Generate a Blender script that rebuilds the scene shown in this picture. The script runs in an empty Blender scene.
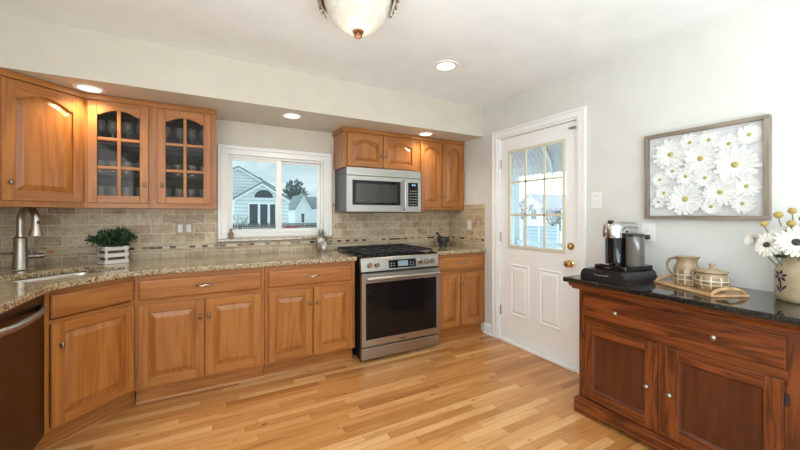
import bpy, bmesh, math, random
from mathutils import Vector, Matrix
random.seed(7)
PI = math.pi
scene = bpy.context.scene
COL = scene.collection

# ------------------------------------------------------------------ camera
cam_d = bpy.data.cameras.new('camera')
cam = bpy.data.objects.new('camera', cam_d)
COL.objects.link(cam)
cam.location = (0, 0, 1.275)
cam.rotation_euler = (PI / 2, 0, -math.radians(28.6))
cam_d.sensor_width = 36
cam_d.lens = 340 / 800 * 36
cam_d.shift_y = -10 / 800
cam_d.clip_start = 0.05
cam_d.clip_end = 500
scene.camera = cam

# ------------------------------------------------------------------ world: overcast sky, brighter to the east
world = bpy.data.worlds.new('sky')
scene.world = world
world.use_nodes = True
nt = world.node_tree
nt.nodes.clear()
wo = nt.nodes.new('ShaderNodeOutputWorld')
bg = nt.nodes.new('ShaderNodeBackground')
tc = nt.nodes.new('ShaderNodeTexCoord')
sep = nt.nodes.new('ShaderNodeSeparateXYZ')
nt.links.new(tc.outputs['Generated'], sep.inputs[0])
mp = nt.nodes.new('ShaderNodeMapping')
mp.inputs['Scale'].default_value = (2.0, 2.0, 14.0)
nt.links.new(tc.outputs['Generated'], mp.inputs['Vector'])
nz = nt.nodes.new('ShaderNodeTexNoise')
nz.inputs['Scale'].default_value = 2.2
nz.inputs['Detail'].default_value = 6
nt.links.new(mp.outputs[0], nz.inputs['Vector'])
rp = nt.nodes.new('ShaderNodeValToRGB')
rp.color_ramp.elements[0].position = 0.35
rp.color_ramp.elements[0].color = (0.46, 0.57, 0.62, 1)
rp.color_ramp.elements[1].position = 0.68
rp.color_ramp.elements[1].color = (0.70, 0.78, 0.80, 1)
nt.links.new(nz.outputs['Fac'], rp.inputs[0])
mr = nt.nodes.new('ShaderNodeMapRange')
mr.inputs['From Min'].default_value = 0.45
mr.inputs['From Max'].default_value = 0.8
mr.inputs['To Min'].default_value = 1.25
mr.inputs['To Max'].default_value = 6.0
ab = nt.nodes.new('ShaderNodeMath'); ab.operation = 'ABSOLUTE'
nt.links.new(sep.outputs['X'], ab.inputs[0])
nt.links.new(ab.outputs[0], mr.inputs['Value'])
nt.links.new(rp.outputs[0], bg.inputs['Color'])
nt.links.new(mr.outputs[0], bg.inputs['Strength'])
nt.links.new(bg.outputs[0], wo.inputs['Surface'])

# ------------------------------------------------------------------ daylight from the left, and added fill lights out of view
def area_light(name, loc, rot, sx, sy, power, col):
    d = bpy.data.lights.new(name, 'AREA')
    d.shape = 'RECTANGLE'; d.size = sx; d.size_y = sy
    d.energy = power; d.color = col
    o = bpy.data.objects.new(name, d)
    o.location = loc; o.rotation_euler = rot
    COL.objects.link(o)
    return o
LEFT_X = -1.37
area_light('rear_fill', (1.0, -2.05, 1.35), (PI / 2, 0, 0), 2.2, 1.9, 14, (0.90, 0.96, 1.0))  # unseen lamp added behind the camera as frontal fill
area_light('daylight_left', (LEFT_X, -0.75, 1.45), (PI / 2, 0, -PI / 2), 2.4, 1.6, 52, (0.97, 0.985, 1.0))
# unseen up-light added behind the camera to brighten the ceiling
area_light('ceiling_fill', (0.5, -0.95, 0.75), (PI, 0, 0), 2.4, 1.3, 112, (0.74, 0.92, 1.0))

scene.view_settings.view_transform = 'Standard'
scene.view_settings.look = 'None'
scene.view_settings.gamma = 1
scene.view_settings.use_curve_mapping = False
scene.view_settings.exposure = 0.0

# ================================================================== helpers
def link(o, parent=None):
    COL.objects.link(o)
    if parent: o.parent = parent
    return o

class MB:
    def __init__(self): self.bm = bmesh.new()
    def box(self, x0, x1, y0, y1, z0, z1, mi=0):
        v = [self.bm.verts.new((x, y, z)) for x in (x0, x1) for y in (y0, y1) for z in (z0, z1)]
        for f in ((0,1,3,2),(4,6,7,5),(0,4,5,1),(2,3,7,6),(0,2,6,4),(1,5,7,3)):
            self.bm.faces.new([v[i] for i in f]).material_index = mi
        return self
    def face(self, pts, mi=0):
        f = self.bm.faces.new([self.bm.verts.new(p) for p in pts]); f.material_index = mi
        return f
    def prism(self, pts, axis, a, b, mi=0):
        def P(p, t):
            return {'x': (t, p[0], p[1]), 'y': (p[0], t, p[1]), 'z': (p[0], p[1], t)}[axis]
        A = [self.bm.verts.new(P(p, a)) for p in pts]; B = [self.bm.verts.new(P(p, b)) for p in pts]
        n = len(pts)
        self.bm.faces.new(A).material_index = mi
        self.bm.faces.new(B[::-1]).material_index = mi
        for i in range(n):
            self.bm.faces.new((A[i], B[i], B[(i+1) % n], A[(i+1) % n])).material_index = mi
        return self
    def loops(self, rings, cap0=True, cap1=True, mi=0, close=True):
        R = [[self.bm.verts.new(p) for p in r] for r in rings]
        n = len(R[0])
        for a, b in zip(R, R[1:]):
            for i in range(n if close else n - 1):
                self.bm.faces.new((a[i], a[(i+1) % n], b[(i+1) % n], b[i])).material_index = mi
        if cap0: self.bm.faces.new(R[0][::-1]).material_index = mi
        if cap1: self.bm.faces.new(R[-1]).material_index = mi
        return self
    def lathe(self, prof, c=(0,0,0), n=32, axis='z', mi=0, sx=1, sy=1):
        rings = []
        for r, t in prof:
            ring = []
            for k in range(n):
                a = 2 * PI * k / n
                u, v = max(r, 1e-4) * math.cos(a) * sx, max(r, 1e-4) * math.sin(a) * sy
                p = {'z': (u, v, t), 'y': (u, t, v), 'x': (t, u, v)}[axis]
                ring.append((c[0]+p[0], c[1]+p[1], c[2]+p[2]))
            rings.append(ring)
        return self.loops(rings, mi=mi)
    def tube(self, pts, r, n=12, mi=0, flat=1.0):
        pts = [Vector(p) for p in pts]
        rr = r if isinstance(r, (list, tuple)) else [r] * len(pts)
        up = None; rings = []
        for i, p in enumerate(pts):
            t = (pts[min(i+1, len(pts)-1)] - pts[max(i-1, 0)]).normalized()
            if up is None:
                up = Vector((0,0,1)) if abs(t.z) < 0.9 else Vector((1,0,0))
            s = t.cross(up).normalized(); up = s.cross(t).normalized()
            rings.append([tuple(p + s * math.cos(2*PI*k/n) * rr[i] + up * math.sin(2*PI*k/n) * rr[i] * flat) for k in range(n)])
        return self.loops(rings, mi=mi)
    def ball(self, c, r, n=14, m=9, sx=1, sy=1, sz=1, mi=0):
        prof = [(r*math.sin(PI*k/m), -r*math.cos(PI*k/m)*sz) for k in range(m+1)]
        return self.lathe(prof, c, n, 'z', mi, sx, sy)
    def build(self, name, mats, parent=None, bevel=0, seg=2, smooth=False, angle=40, M=None):
        if M is not None: self.bm.transform(M)
        bmesh.ops.recalc_face_normals(self.bm, faces=self.bm.faces)
        if smooth:
            for f in self.bm.faces: f.smooth = True
            for e in self.bm.edges:
                if len(e.link_faces) == 2 and e.calc_face_angle(0) > math.radians(angle): e.smooth = False
        me = bpy.data.meshes.new(name); self.bm.to_mesh(me); self.bm.free()
        for m in (mats if isinstance(mats, (list, tuple)) else [mats]): me.materials.append(m)
        o = bpy.data.objects.new(name, me); link(o, parent)
        if bevel:
            b = o.modifiers.new('bevel', 'BEVEL'); b.width = bevel; b.segments = seg
            b.limit_method = 'ANGLE'; b.angle_limit = math.radians(40)
        return o

def tag(o, label=None, cat=None, group=None, kind=None):
    if label: o['label'] = label
    if cat: o['category'] = cat
    if group: o['group'] = group
    if kind: o['kind'] = kind
    return o
def thing(name, label, cat, loc=(0,0,0), rz=0, group=None, kind=None):
    o = bpy.data.objects.new(name, None); link(o)
    o.location = loc; o.rotation_euler = (0, 0, rz); o.empty_display_size = 0.05
    return tag(o, label, cat, group, kind)
def copy_tree(o, parent=None):
    c = o.copy(); link(c)
    if parent: c.parent = parent
    for ch in o.children: copy_tree(ch, c)
    return c

# ================================================================== materials
def new_mat(name):
    m = bpy.data.materials.new(name); m.use_nodes = True
    n = m.node_tree; b = n.nodes['Principled BSDF']
    return m, n, b
def plain(name, col, rough=0.5, metal=0.0, coat=0, emit=None, estr=0, spec=None):
    m, n, b = new_mat(name)
    b.inputs['Base Color'].default_value = (*col, 1); b.inputs['Roughness'].default_value = rough
    b.inputs['Metallic'].default_value = metal
    b.inputs['Coat Weight'].default_value = coat
    if spec is not None: b.inputs['Specular IOR Level'].default_value = spec
    if emit:
        b.inputs['Emission Color'].default_value = (*emit, 1); b.inputs['Emission Strength'].default_value = estr
    return m
def N(n, t, **kw):
    x = n.nodes.new(t)
    for k, v in kw.items():
        if k in x.inputs: x.inputs[k].default_value = v
        else: setattr(x, k, v)
    return x
def ramp(n, stops, interp='LINEAR'):
    r = n.nodes.new('ShaderNodeValToRGB'); cr = r.color_ramp; cr.interpolation = interp
    while len(cr.elements) < len(stops): cr.elements.new(0.5)
    for e, (p, c) in zip(cr.elements, stops): e.position = p; e.color = (*c, 1)
    return r
def paint(name, col, rough=0.55, var=0.03):
    m, n, b = new_mat(name)
    t = N(n, 'ShaderNodeTexCoord'); z = N(n, 'ShaderNodeTexNoise', Scale=6.0, Detail=4.0)
    n.links.new(t.outputs['Object'], z.inputs['Vector'])
    r = ramp(n, [(0.3, tuple(c*(1-var) for c in col)), (0.7, tuple(min(1, c*(1+var)) for c in col))])
    n.links.new(z.outputs['Fac'], r.inputs[0]); n.links.new(r.outputs[0], b.inputs['Base Color'])
    b.inputs['Roughness'].default_value = rough
    z2 = N(n, 'ShaderNodeTexNoise', Scale=180.0, Detail=2.0); n.links.new(t.outputs['Object'], z2.inputs['Vector'])
    bu = N(n, 'ShaderNodeBump', Strength=0.03, Distance=0.002); n.links.new(z2.outputs['Fac'], bu.inputs['Height'])
    n.links.new(bu.outputs[0], b.inputs['Normal'])
    return m
def wood(name, light, mid, dark, axis='z', rough=0.33, fine=0.5, scale=1.0, coat=0.15, rings=9.0):
    m, n, b = new_mat(name)
    t = N(n, 'ShaderNodeTexCoord'); oi = N(n, 'ShaderNodeObjectInfo')
    a, c = 13.0 * scale, 1.1 * scale
    mp = N(n, 'ShaderNodeMapping'); mp.inputs['Scale'].default_value = {'z': (a, a, c), 'x': (c, a, a), 'y': (a, c, a)}[axis]
    n.links.new(t.outputs['Object'], mp.inputs['Vector'])
    mu = N(n, 'ShaderNodeMath', operation='MULTIPLY'); mu.inputs[1].default_value = 37.0
    n.links.new(oi.outputs['Random'], mu.inputs[0])
    z = N(n, 'ShaderNodeTexNoise', noise_dimensions='4D', Scale=1.0, Detail=3.0, Distortion=0.6)
    n.links.new(mp.outputs[0], z.inputs['Vector']); n.links.new(mu.outputs[0], z.inputs['W'])
    # rings: banding of the slow noise gives cathedral grain
    m1 = N(n, 'ShaderNodeMath', operation='MULTIPLY'); m1.inputs[1].default_value = rings
    n.links.new(z.outputs['Fac'], m1.inputs[0])
    fr = N(n, 'ShaderNodeMath', operation='PINGPONG'); fr.inputs[1].default_value = 1.0
    n.links.new(m1.outputs[0], fr.inputs[0])
    mp2 = N(n, 'ShaderNodeMapping'); f1, f2 = 170.0, 5.0
    mp2.inputs['Scale'].default_value = {'z': (f1, f1, f2), 'x': (f2, f1, f1), 'y': (f1, f2, f1)}[axis]
    n.links.new(t.outputs['Object'], mp2.inputs['Vector'])
    zf = N(n, 'ShaderNodeTexNoise', Scale=1.0, Detail=2.0); n.links.new(mp2.outputs[0], zf.inputs['Vector'])
    mx = N(n, 'ShaderNodeMix', data_type='FLOAT'); mx.inputs[0].default_value = fine
    n.links.new(fr.outputs[0], mx.inputs[2]); n.links.new(zf.outputs['Fac'], mx.inputs[3])
    r = ramp(n, [(0.12, dark), (0.5, mid), (0.88, light)])
    n.links.new(mx.outputs[0], r.inputs[0])
    # each board its own tone
    hs = N(n, 'ShaderNodeHueSaturation')
    mr = N(n, 'ShaderNodeMapRange'); mr.inputs['To Min'].default_value = 0.93; mr.inputs['To Max'].default_value = 1.07
    n.links.new(oi.outputs['Random'], mr.inputs['Value']); n.links.new(mr.outputs[0], hs.inputs['Value'])
    n.links.new(r.outputs[0], hs.inputs['Color']); n.links.new(hs.outputs[0], b.inputs['Base Color'])
    b.inputs['Roughness'].default_value = rough; b.inputs['Coat Weight'].default_value = coat
    b.inputs['Coat Roughness'].default_value = 0.2
    return m
HO = ((0.45, 0.183, 0.042), (0.385, 0.139, 0.028), (0.29, 0.092, 0.016))
oak_v = wood('honey_oak_vertical', *HO, axis='z')
oak_h = wood('honey_oak_horizontal', *HO, axis='x')
OAK = [oak_v, oak_h]
RO = ((0.225, 0.061, 0.0145), (0.15, 0.036, 0.0085), (0.045, 0.010, 0.0035))
red_v = wood('red_oak_vertical', *RO, axis='z', rough=0.3, scale=1.0, fine=0.38, rings=15.0)
red_h = wood('red_oak_horizontal', *RO, axis='x', rough=0.3, scale=1.0, fine=0.38, rings=15.0)
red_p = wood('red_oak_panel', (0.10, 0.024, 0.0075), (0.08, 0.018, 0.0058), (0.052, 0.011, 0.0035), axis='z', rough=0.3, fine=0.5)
RED = [red_v, red_h, red_p]
tray_w = wood('tray_wood', (0.62, 0.40, 0.22), (0.52, 0.31, 0.15), (0.40, 0.21, 0.09), axis='x', rough=0.45)
grey_w = wood('grey_weathered_wood', (0.31, 0.255, 0.20), (0.23, 0.185, 0.142), (0.14, 0.11, 0.083), axis='y', rough=0.6)
grey_wv = wood('grey_weathered_wood_upright', (0.31, 0.255, 0.20), (0.23, 0.185, 0.142), (0.14, 0.11, 0.083), axis='z', rough=0.6)

wall_m = paint('warm_white_wall', (0.66, 0.655, 0.62))
warm_lit_wall_m = paint('cream_wall', (0.64, 0.59, 0.50))  # warm, dimmer light on the shared wall paint put into this colour
ceil_m = paint('ceiling_white', (0.89, 0.92, 0.93), rough=0.7)
trim_m = paint('gloss_white_trim', (0.86, 0.86, 0.85), rough=0.3, var=0.01)
cream_m = plain('cream_muntin', (0.68, 0.64, 0.49), 0.4)
vinyl_m = plain('white_vinyl', (0.80, 0.80, 0.79), 0.35)

def tri_plane(n, kind='xy_z'):
    t = N(n, 'ShaderNodeTexCoord'); s = N(n, 'ShaderNodeSeparateXYZ'); n.links.new(t.outputs['Object'], s.inputs[0])
    a = N(n, 'ShaderNodeMath', operation='ADD'); n.links.new(s.outputs['X'], a.inputs[0]); n.links.new(s.outputs['Y'], a.inputs[1])
    c = N(n, 'ShaderNodeCombineXYZ'); n.links.new(a.outputs[0], c.inputs['X']); n.links.new(s.outputs['Z'], c.inputs['Y'])
    return t, c
def tile_mat():
    m, n, b = new_mat('travertine_tile')
    t, c = tri_plane(n)
    mp = N(n, 'ShaderNodeMapping'); mp.inputs['Location'].default_value = (0.04, -0.015, 0); n.links.new(c.outputs[0], mp.inputs['Vector'])
    br = N(n, 'ShaderNodeTexBrick', Scale=1.0); br.inputs['Brick Width'].default_value = 0.155; br.inputs['Row Height'].default_value = 0.079
    br.inputs['Mortar Size'].default_value = 0.0028; br.inputs['Mortar Smooth'].default_value = 0.3
    br.inputs['Color1'].default_value = (0.0, 0, 0, 1); br.inputs['Color2'].default_value = (1, 1, 1, 1); br.inputs['Mortar'].default_value = (0.5, 0.5, 0.5, 1)
    br.inputs['Bias'].default_value = 0.0
    n.links.new(mp.outputs[0], br.inputs['Vector'])
    z = N(n, 'ShaderNodeTexNoise', Scale=14.0, Detail=6.0, Roughness=0.65, Distortion=1.2); n.links.new(t.outputs['Object'], z.inputs['Vector'])
    ad = N(n, 'ShaderNodeMix', data_type='FLOAT'); ad.inputs[0].default_value = 0.25
    n.links.new(z.outputs['Fac'], ad.inputs[2]); n.links.new(br.outputs['Color'], ad.inputs[3])
    r = ramp(n, [(0.25, (0.26, 0.175, 0.10)), (0.4, (0.46, 0.345, 0.22)), (0.56, (0.58, 0.465, 0.32)), (0.75, (0.68, 0.58, 0.43))])
    n.links.new(ad.outputs[0], r.inputs[0])
    z3 = N(n, 'ShaderNodeTexNoise', Scale=9.0, Detail=8.0, Roughness=0.6, Distortion=2.0); n.links.new(t.outputs['Object'], z3.inputs['Vector'])
    rv = ramp(n, [(0.46, (1, 1, 1)), (0.50, (0.62, 0.48, 0.34)), (0.54, (1, 1, 1))]); n.links.new(z3.outputs['Fac'], rv.inputs[0])
    mv = N(n, 'ShaderNodeMix', data_type='RGBA', blend_type='MULTIPLY'); mv.inputs[0].default_value = 0.55
    n.links.new(r.outputs[0], mv.inputs[6]); n.links.new(rv.outputs[0], mv.inputs[7])
    mx = N(n, 'ShaderNodeMix', data_type='RGBA'); n.links.new(br.outputs['Fac'], mx.inputs[0])
    n.links.new(mv.outputs[2], mx.inputs[6]); mx.inputs[7].default_value = (0.70, 0.61, 0.46, 1)
    n.links.new(mx.outputs[2], b.inputs['Base Color']); b.inputs['Roughness'].default_value = 0.38
    inv = N(n, 'ShaderNodeMath', operation='SUBTRACT'); inv.inputs[0].default_value = 1.0; n.links.new(br.outputs['Fac'], inv.inputs[1])
    bu = N(n, 'ShaderNodeBump', Strength=0.5, Distance=0.002); n.links.new(inv.outputs[0], bu.inputs['Height']); n.links.new(bu.outputs[0], b.inputs['Normal'])
    return m
tile_m = tile_mat()
def mosaic_mat():
    m, n, b = new_mat('mosaic_strip')
    t, c = tri_plane(n); s = N(n, 'ShaderNodeSeparateXYZ'); n.links.new(c.outputs[0], s.inputs[0])
    d = N(n, 'ShaderNodeMath', operation='DIVIDE'); d.inputs[1].default_value = 0.047; n.links.new(s.outputs['X'], d.inputs[0])
    fl = N(n, 'ShaderNodeMath', operation='FLOOR'); n.links.new(d.outputs[0], fl.inputs[0])
    w = N(n, 'ShaderNodeTexWhiteNoise', noise_dimensions='1D'); n.links.new(fl.outputs[0], w.inputs['W'])
    r = ramp(n, [(0.0, (0.10, 0.055, 0.035)), (0.17, (0.55, 0.46, 0.33)), (0.45, (0.25, 0.20, 0.15)), (0.6, (0.62, 0.54, 0.42)), (0.8, (0.48, 0.23, 0.08)), (0.9, (0.20, 0.105, 0.06))], 'CONSTANT')
    n.links.new(w.outputs['Value'], r.inputs[0])
    fr = N(n, 'ShaderNodeMath', operation='FRACT'); n.links.new(d.outputs[0], fr.inputs[0])
    g = N(n, 'ShaderNodeMath', operation='LESS_THAN'); g.inputs[1].default_value = 0.07; n.links.new(fr.outputs[0], g.inputs[0])
    mx = N(n, 'ShaderNodeMix', data_type='RGBA'); n.links.new(g.outputs[0], mx.inputs[0]); n.links.new(r.outputs[0], mx.inputs[6]); mx.inputs[7].default_value = (0.55, 0.48, 0.37, 1)
    n.links.new(mx.outputs[2], b.inputs['Base Color']); b.inputs['Roughness'].default_value = 0.2
    return m
mosaic_m = mosaic_mat()
pencil_m = paint('pencil_travertine', (0.58, 0.46, 0.30), rough=0.4, var=0.12)

def granite(name, tones, rough, scale, coat=0.0):
    m, n, b = new_mat(name)
    t = N(n, 'ShaderNodeTexCoord')
    z = N(n, 'ShaderNodeTexNoise', Scale=scale, Detail=5.0, Roughness=0.7, Distortion=0.4); n.links.new(t.outputs['Object'], z.inputs['Vector'])
    v = N(n, 'ShaderNodeTexVoronoi', Scale=scale*1.9); n.links.new(t.outputs['Object'], v.inputs['Vector'])
    sp = N(n, 'ShaderNodeSeparateColor'); n.links.new(v.outputs['Color'], sp.inputs[0])
    mx = N(n, 'ShaderNodeMix', data_type='FLOAT'); mx.inputs[0].default_value = 0.45
    n.links.new(z.outputs['Fac'], mx.inputs[2]); n.links.new(sp.outputs[0], mx.inputs[3])
    r = ramp(n, tones); n.links.new(mx.outputs[0], r.inputs[0]); n.links.new(r.outputs[0], b.inputs['Base Color'])
    b.inputs['Roughness'].default_value = rough; b.inputs['Coat Weight'].default_value = coat
    return m
granite_m = granite('tan_speckled_granite', [(0.22, (0.025, 0.017, 0.012)), (0.33, (0.14, 0.085, 0.05)), (0.42, (0.34, 0.245, 0.14)), (0.6, (0.46, 0.365, 0.225)), (0.78, (0.60, 0.51, 0.35))], 0.13, 75, 0.3)
black_m = granite('black_granite', [(0.25, (0.006, 0.006, 0.006)), (0.6, (0.012, 0.011, 0.010)), (0.74, (0.06, 0.045, 0.028)), (0.85, (0.10, 0.085, 0.06))], 0.06, 110, 0.2)

def floor_mat():
    m, n, b = new_mat('oak_strip_floor')
    t = N(n, 'ShaderNodeTexCoord'); s = N(n, 'ShaderNodeSeparateXYZ'); n.links.new(t.outputs['Object'], s.inputs[0])
    def M(op, a, v=None, w=None):
        x = N(n, 'ShaderNodeMath', operation=op)
        n.links.new(a, x.inputs[0])
        if v is not None:
            if isinstance(v, float): x.inputs[1].default_value = v
            else: n.links.new(v, x.inputs[1])
        return x.outputs[0]
    yr = M('DIVIDE', s.outputs['Y'], 0.0575); row = M('FLOOR', yr); fy = M('FRACT', yr)
    wr = N(n, 'ShaderNodeTexWhiteNoise', noise_dimensions='1D'); n.links.new(row, wr.inputs['W'])
    sh = M('MULTIPLY', wr.outputs['Value'], 7.0)
    xr = M('ADD', M('DIVIDE', s.outputs['X'], 0.62), sh); col = M('FLOOR', xr); fx = M('FRACT', xr)
    cv = N(n, 'ShaderNodeCombineXYZ'); n.links.new(row, cv.inputs[0]); n.links.new(col, cv.inputs[1])
    w = N(n, 'ShaderNodeTexWhiteNoise', noise_dimensions='2D'); n.links.new(cv.outputs[0], w.inputs['Vector'])
    r = ramp(n, [(0.0, (0.43, 0.175, 0.046)), (0.2, (0.52, 0.235, 0.068)), (0.5, (0.60, 0.278, 0.088)), (0.8, (0.67, 0.345, 0.125)), (1.0, (0.74, 0.43, 0.185))])
    n.links.new(w.outputs['Value'], r.inputs[0])
    off = N(n, 'ShaderNodeVectorMath', operation='MULTIPLY_ADD'); n.links.new(w.outputs['Color'], off.inputs[0]); off.inputs[1].default_value = (40, 40, 40)
    mp = N(n, 'ShaderNodeMapping'); mp.inputs['Scale'].default_value = (2.2, 24, 1); n.links.new(t.outputs['Object'], mp.inputs['Vector']); n.links.new(mp.outputs[0], off.inputs[2])
    z = N(n, 'ShaderNodeTexNoise', Scale=1.0, Detail=5.0, Roughness=0.62, Distortion=0.7); n.links.new(off.outputs[0], z.inputs['Vector'])
    g = ramp(n, [(0.27, (0.52, 0.42, 0.34)), (0.42, (0.88, 0.83, 0.78)), (0.6, (1, 1, 1)), (0.78, (1.0, 0.97, 0.93))]); n.links.new(z.outputs['Fac'], g.inputs[0])
    mx = N(n, 'ShaderNodeMix', data_type='RGBA', blend_type='MULTIPLY'); mx.inputs[0].default_value = 0.85
    n.links.new(r.outputs[0], mx.inputs[6]); n.links.new(g.outputs[0], mx.inputs[7])
    # knots
    vk = N(n, 'ShaderNodeTexVoronoi', Scale=1.0); mk = N(n, 'ShaderNodeMapping'); mk.inputs['Scale'].default_value = (3.2, 7.0, 1); n.links.new(t.outputs['Object'], mk.inputs['Vector']); n.links.new(mk.outputs[0], vk.inputs['Vector'])
    rk = ramp(n, [(0.03, (0.25, 0.15, 0.10)), (0.085, (1, 1, 1))]); n.links.new(vk.outputs['Distance'], rk.inputs[0])
    mk2 = N(n, 'ShaderNodeMix', data_type='RGBA', blend_type='MULTIPLY'); mk2.inputs[0].default_value = 0.8
    n.links.new(mx.outputs[2], mk2.inputs[6]); n.links.new(rk.outputs[0], mk2.inputs[7])
    gy = M('LESS_THAN', fy, 0.035); gx = M('LESS_THAN', fx, 0.004); gap = M('MAXIMUM', gy, gx)
    mg = N(n, 'ShaderNodeMix', data_type='RGBA'); n.links.new(M('MULTIPLY', gap, 0.6), mg.inputs[0]); n.links.new(mk2.outputs[2], mg.inputs[6]); mg.inputs[7].default_value = (0.16, 0.065, 0.02, 1)
    n.links.new(mg.outputs[2], b.inputs['Base Color'])
    b.inputs['Roughness'].default_value = 0.33; b.inputs['Coat Weight'].default_value = 0.15; b.inputs['Coat Roughness'].default_value = 0.15
    return m
floor_m = floor_mat()

def steel(name, col, rough, axis='x'):
    m, n, b = new_mat(name)
    t = N(n, 'ShaderNodeTexCoord'); mp = N(n, 'ShaderNodeMapping'); mp.inputs['Scale'].default_value = {'x': (2, 300, 300), 'z': (300, 300, 2)}[axis]
    n.links.new(t.outputs['Object'], mp.inputs['Vector'])
    z = N(n, 'ShaderNodeTexNoise', Scale=1.0, Detail=2.0); n.links.new(mp.outputs[0], z.inputs['Vector'])
    mr = N(n, 'ShaderNodeMapRange'); mr.inputs['To Min'].default_value = rough*0.8; mr.inputs['To Max'].default_value = rough*1.25
    n.links.new(z.outputs['Fac'], mr.inputs['Value']); n.links.new(mr.outputs[0], b.inputs['Roughness'])
    b.inputs['Base Color'].default_value = (*col, 1); b.inputs['Metallic'].default_value = 1.0
    return m
ss_m = steel('stainless_steel', (0.47, 0.455, 0.43), 0.33)
ssd_m = steel('stainless_sink', (0.60, 0.58, 0.55), 0.25)
dw_m = steel('dark_stainless', (0.13, 0.105, 0.09), 0.33)
nickel_m = plain('brushed_nickel', (0.46, 0.42, 0.37), 0.30, 1.0)
satin_m = plain('satin_nickel', (0.46, 0.42, 0.37), 0.25, 1.0)
knob_m = plain('pewter_knob', (0.27, 0.23, 0.19), 0.28, 1.0)
chrome_m = plain('chrome', (0.62, 0.62, 0.62), 0.06, 1.0)
brass_m = plain('aged_brass', (0.60, 0.42, 0.20), 0.2, 1.0)
pewter_m = plain('pewter', (0.50, 0.47, 0.43), 0.33, 1.0)
bronze_m = plain('antique_bronze', (0.25, 0.12, 0.06), 0.35, 0.85)
blk_m = plain('black_plastic', (0.012, 0.012, 0.013), 0.35)
blkgl_m = plain('black_gloss', (0.008, 0.007, 0.007), 0.05, spec=0.32)
iron_m = plain('cast_iron', (0.022, 0.022, 0.024), 0.55)
dkgrey_m = plain('dark_grey_metal', (0.055, 0.058, 0.062), 0.4)
panelgl_m = plain('grey_gloss_glass', (0.045, 0.043, 0.040), 0.08)
stone_m = granite('dark_stone', [(0.3, (0.025, 0.025, 0.026)), (0.7, (0.055, 0.055, 0.055)), (0.85, (0.12, 0.12, 0.12))], 0.6, 160)
beige_m = plain('beige_plate', (0.38, 0.29, 0.19), 0.35)
white_m = plain('white_plastic', (0.78, 0.78, 0.75), 0.35)
ivory_m = plain('ivory_plastic', (0.66, 0.62, 0.53), 0.35)
crate_m = paint('whitewashed_crate', (0.72, 0.69, 0.63), rough=0.6, var=0.06)
soil_m = plain('brown_liner', (0.16, 0.085, 0.045), 0.8)
screen_m = plain('oven_display', (0.02, 0.03, 0.035), 0.1, emit=(0.42, 0.55, 0.62), estr=0.55)
digit_m = plain('display_digits', (0.1, 0.3, 0.5), 0.2, emit=(0.35, 0.65, 1.0), estr=0.8)
keys_m = plain('key_print', (0.30, 0.30, 0.30), 0.4)
blue_m = plain('cobalt_glaze', (0.015, 0.02, 0.05), 0.25)
petal_m = plain('white_petal', (0.70, 0.68, 0.60), 0.6)
paper_m = plain('white_paper', (0.74, 0.74, 0.72), 0.7)
mount_m = plain('pale_mount_board', (0.60, 0.605, 0.61), 0.7)
olive_m = plain('olive_centre', (0.40, 0.35, 0.10), 0.7)
yellow_m = paint('mustard_bloom', (0.40, 0.285, 0.085), rough=0.8, var=0.2)
darkc_m = plain('dark_flower_centre', (0.035, 0.028, 0.02), 0.8)
stem_m = plain('green_stem', (0.12, 0.16, 0.05), 0.6)
leaf_m = plain('dark_green_leaf', (0.012, 0.038, 0.014), 0.5)
leaf2_m = plain('mid_green_leaf', (0.05, 0.115, 0.045), 0.5)
figure_m = paint('carved_brown', (0.30, 0.19, 0.12), rough=0.6, var=0.3)
def stoneware(name, a, b2, c):
    m, n, b = new_mat(name)
    t = N(n, 'ShaderNodeTexCoord'); z = N(n, 'ShaderNodeTexNoise', Scale=30.0, Detail=6.0); n.links.new(t.outputs['Object'], z.inputs['Vector'])
    r = ramp(n, [(0.3, a), (0.5, b2), (0.7, c)]); n.links.new(z.outputs['Fac'], r.inputs[0]); n.links.new(r.outputs[0], b.inputs['Base Color'])
    b.inputs['Roughness'].default_value = 0.22; b.inputs['Coat Weight'].default_value = 0.3
    return m
pot_m = stoneware('tan_stoneware', (0.25, 0.17, 0.09), (0.32, 0.225, 0.125), (0.39, 0.285, 0.17))
crock_m = stoneware('sand_crock', (0.33, 0.245, 0.15), (0.37, 0.28, 0.175), (0.41, 0.32, 0.205))
potline_m = plain('cream_line', (0.66, 0.58, 0.44), 0.3)
potdk_m = plain('brown_motif', (0.13, 0.085, 0.05), 0.35)

def glass(name, tint, refl=1.0, rough=0.0, ior=1.45, milk=0.0):
    m = bpy.data.materials.new(name); m.use_nodes = True; n = m.node_tree; n.nodes.clear()
    o = N(n, 'ShaderNodeOutputMaterial'); tr = N(n, 'ShaderNodeBsdfTransparent'); gl = N(n, 'ShaderNodeBsdfGlossy'); mx = N(n, 'ShaderNodeMixShader')
    tr.inputs['Color'].default_value = (*tint, 1); gl.inputs['Roughness'].default_value = rough
    fr = N(n, 'ShaderNodeFresnel'); fr.inputs['IOR'].default_value = ior
    mu = N(n, 'ShaderNodeMath', operation='MULTIPLY'); mu.inputs[1].default_value = refl; n.links.new(fr.outputs[0], mu.inputs[0])
    n.links.new(mu.outputs[0], mx.inputs[0]); n.links.new(tr.outputs[0], mx.inputs[1]); n.links.new(gl.outputs[0], mx.inputs[2]); n.links.new(mx.outputs[0], o.inputs[0])
    if milk:
        df = N(n, 'ShaderNodeBsdfDiffuse'); df.inputs['Color'].default_value = (0.8, 0.82, 0.82, 1); m2 = N(n, 'ShaderNodeMixShader'); m2.inputs[0].default_value = milk
        n.links.new(mx.outputs[0], m2.inputs[1]); n.links.new(df.outputs[0], m2.inputs[2]); n.links.new(m2.outputs[0], o.inputs[0])
    return m
pane_m = glass('tinted_window_glass', (0.90, 0.965, 0.97), 0.6)
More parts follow.
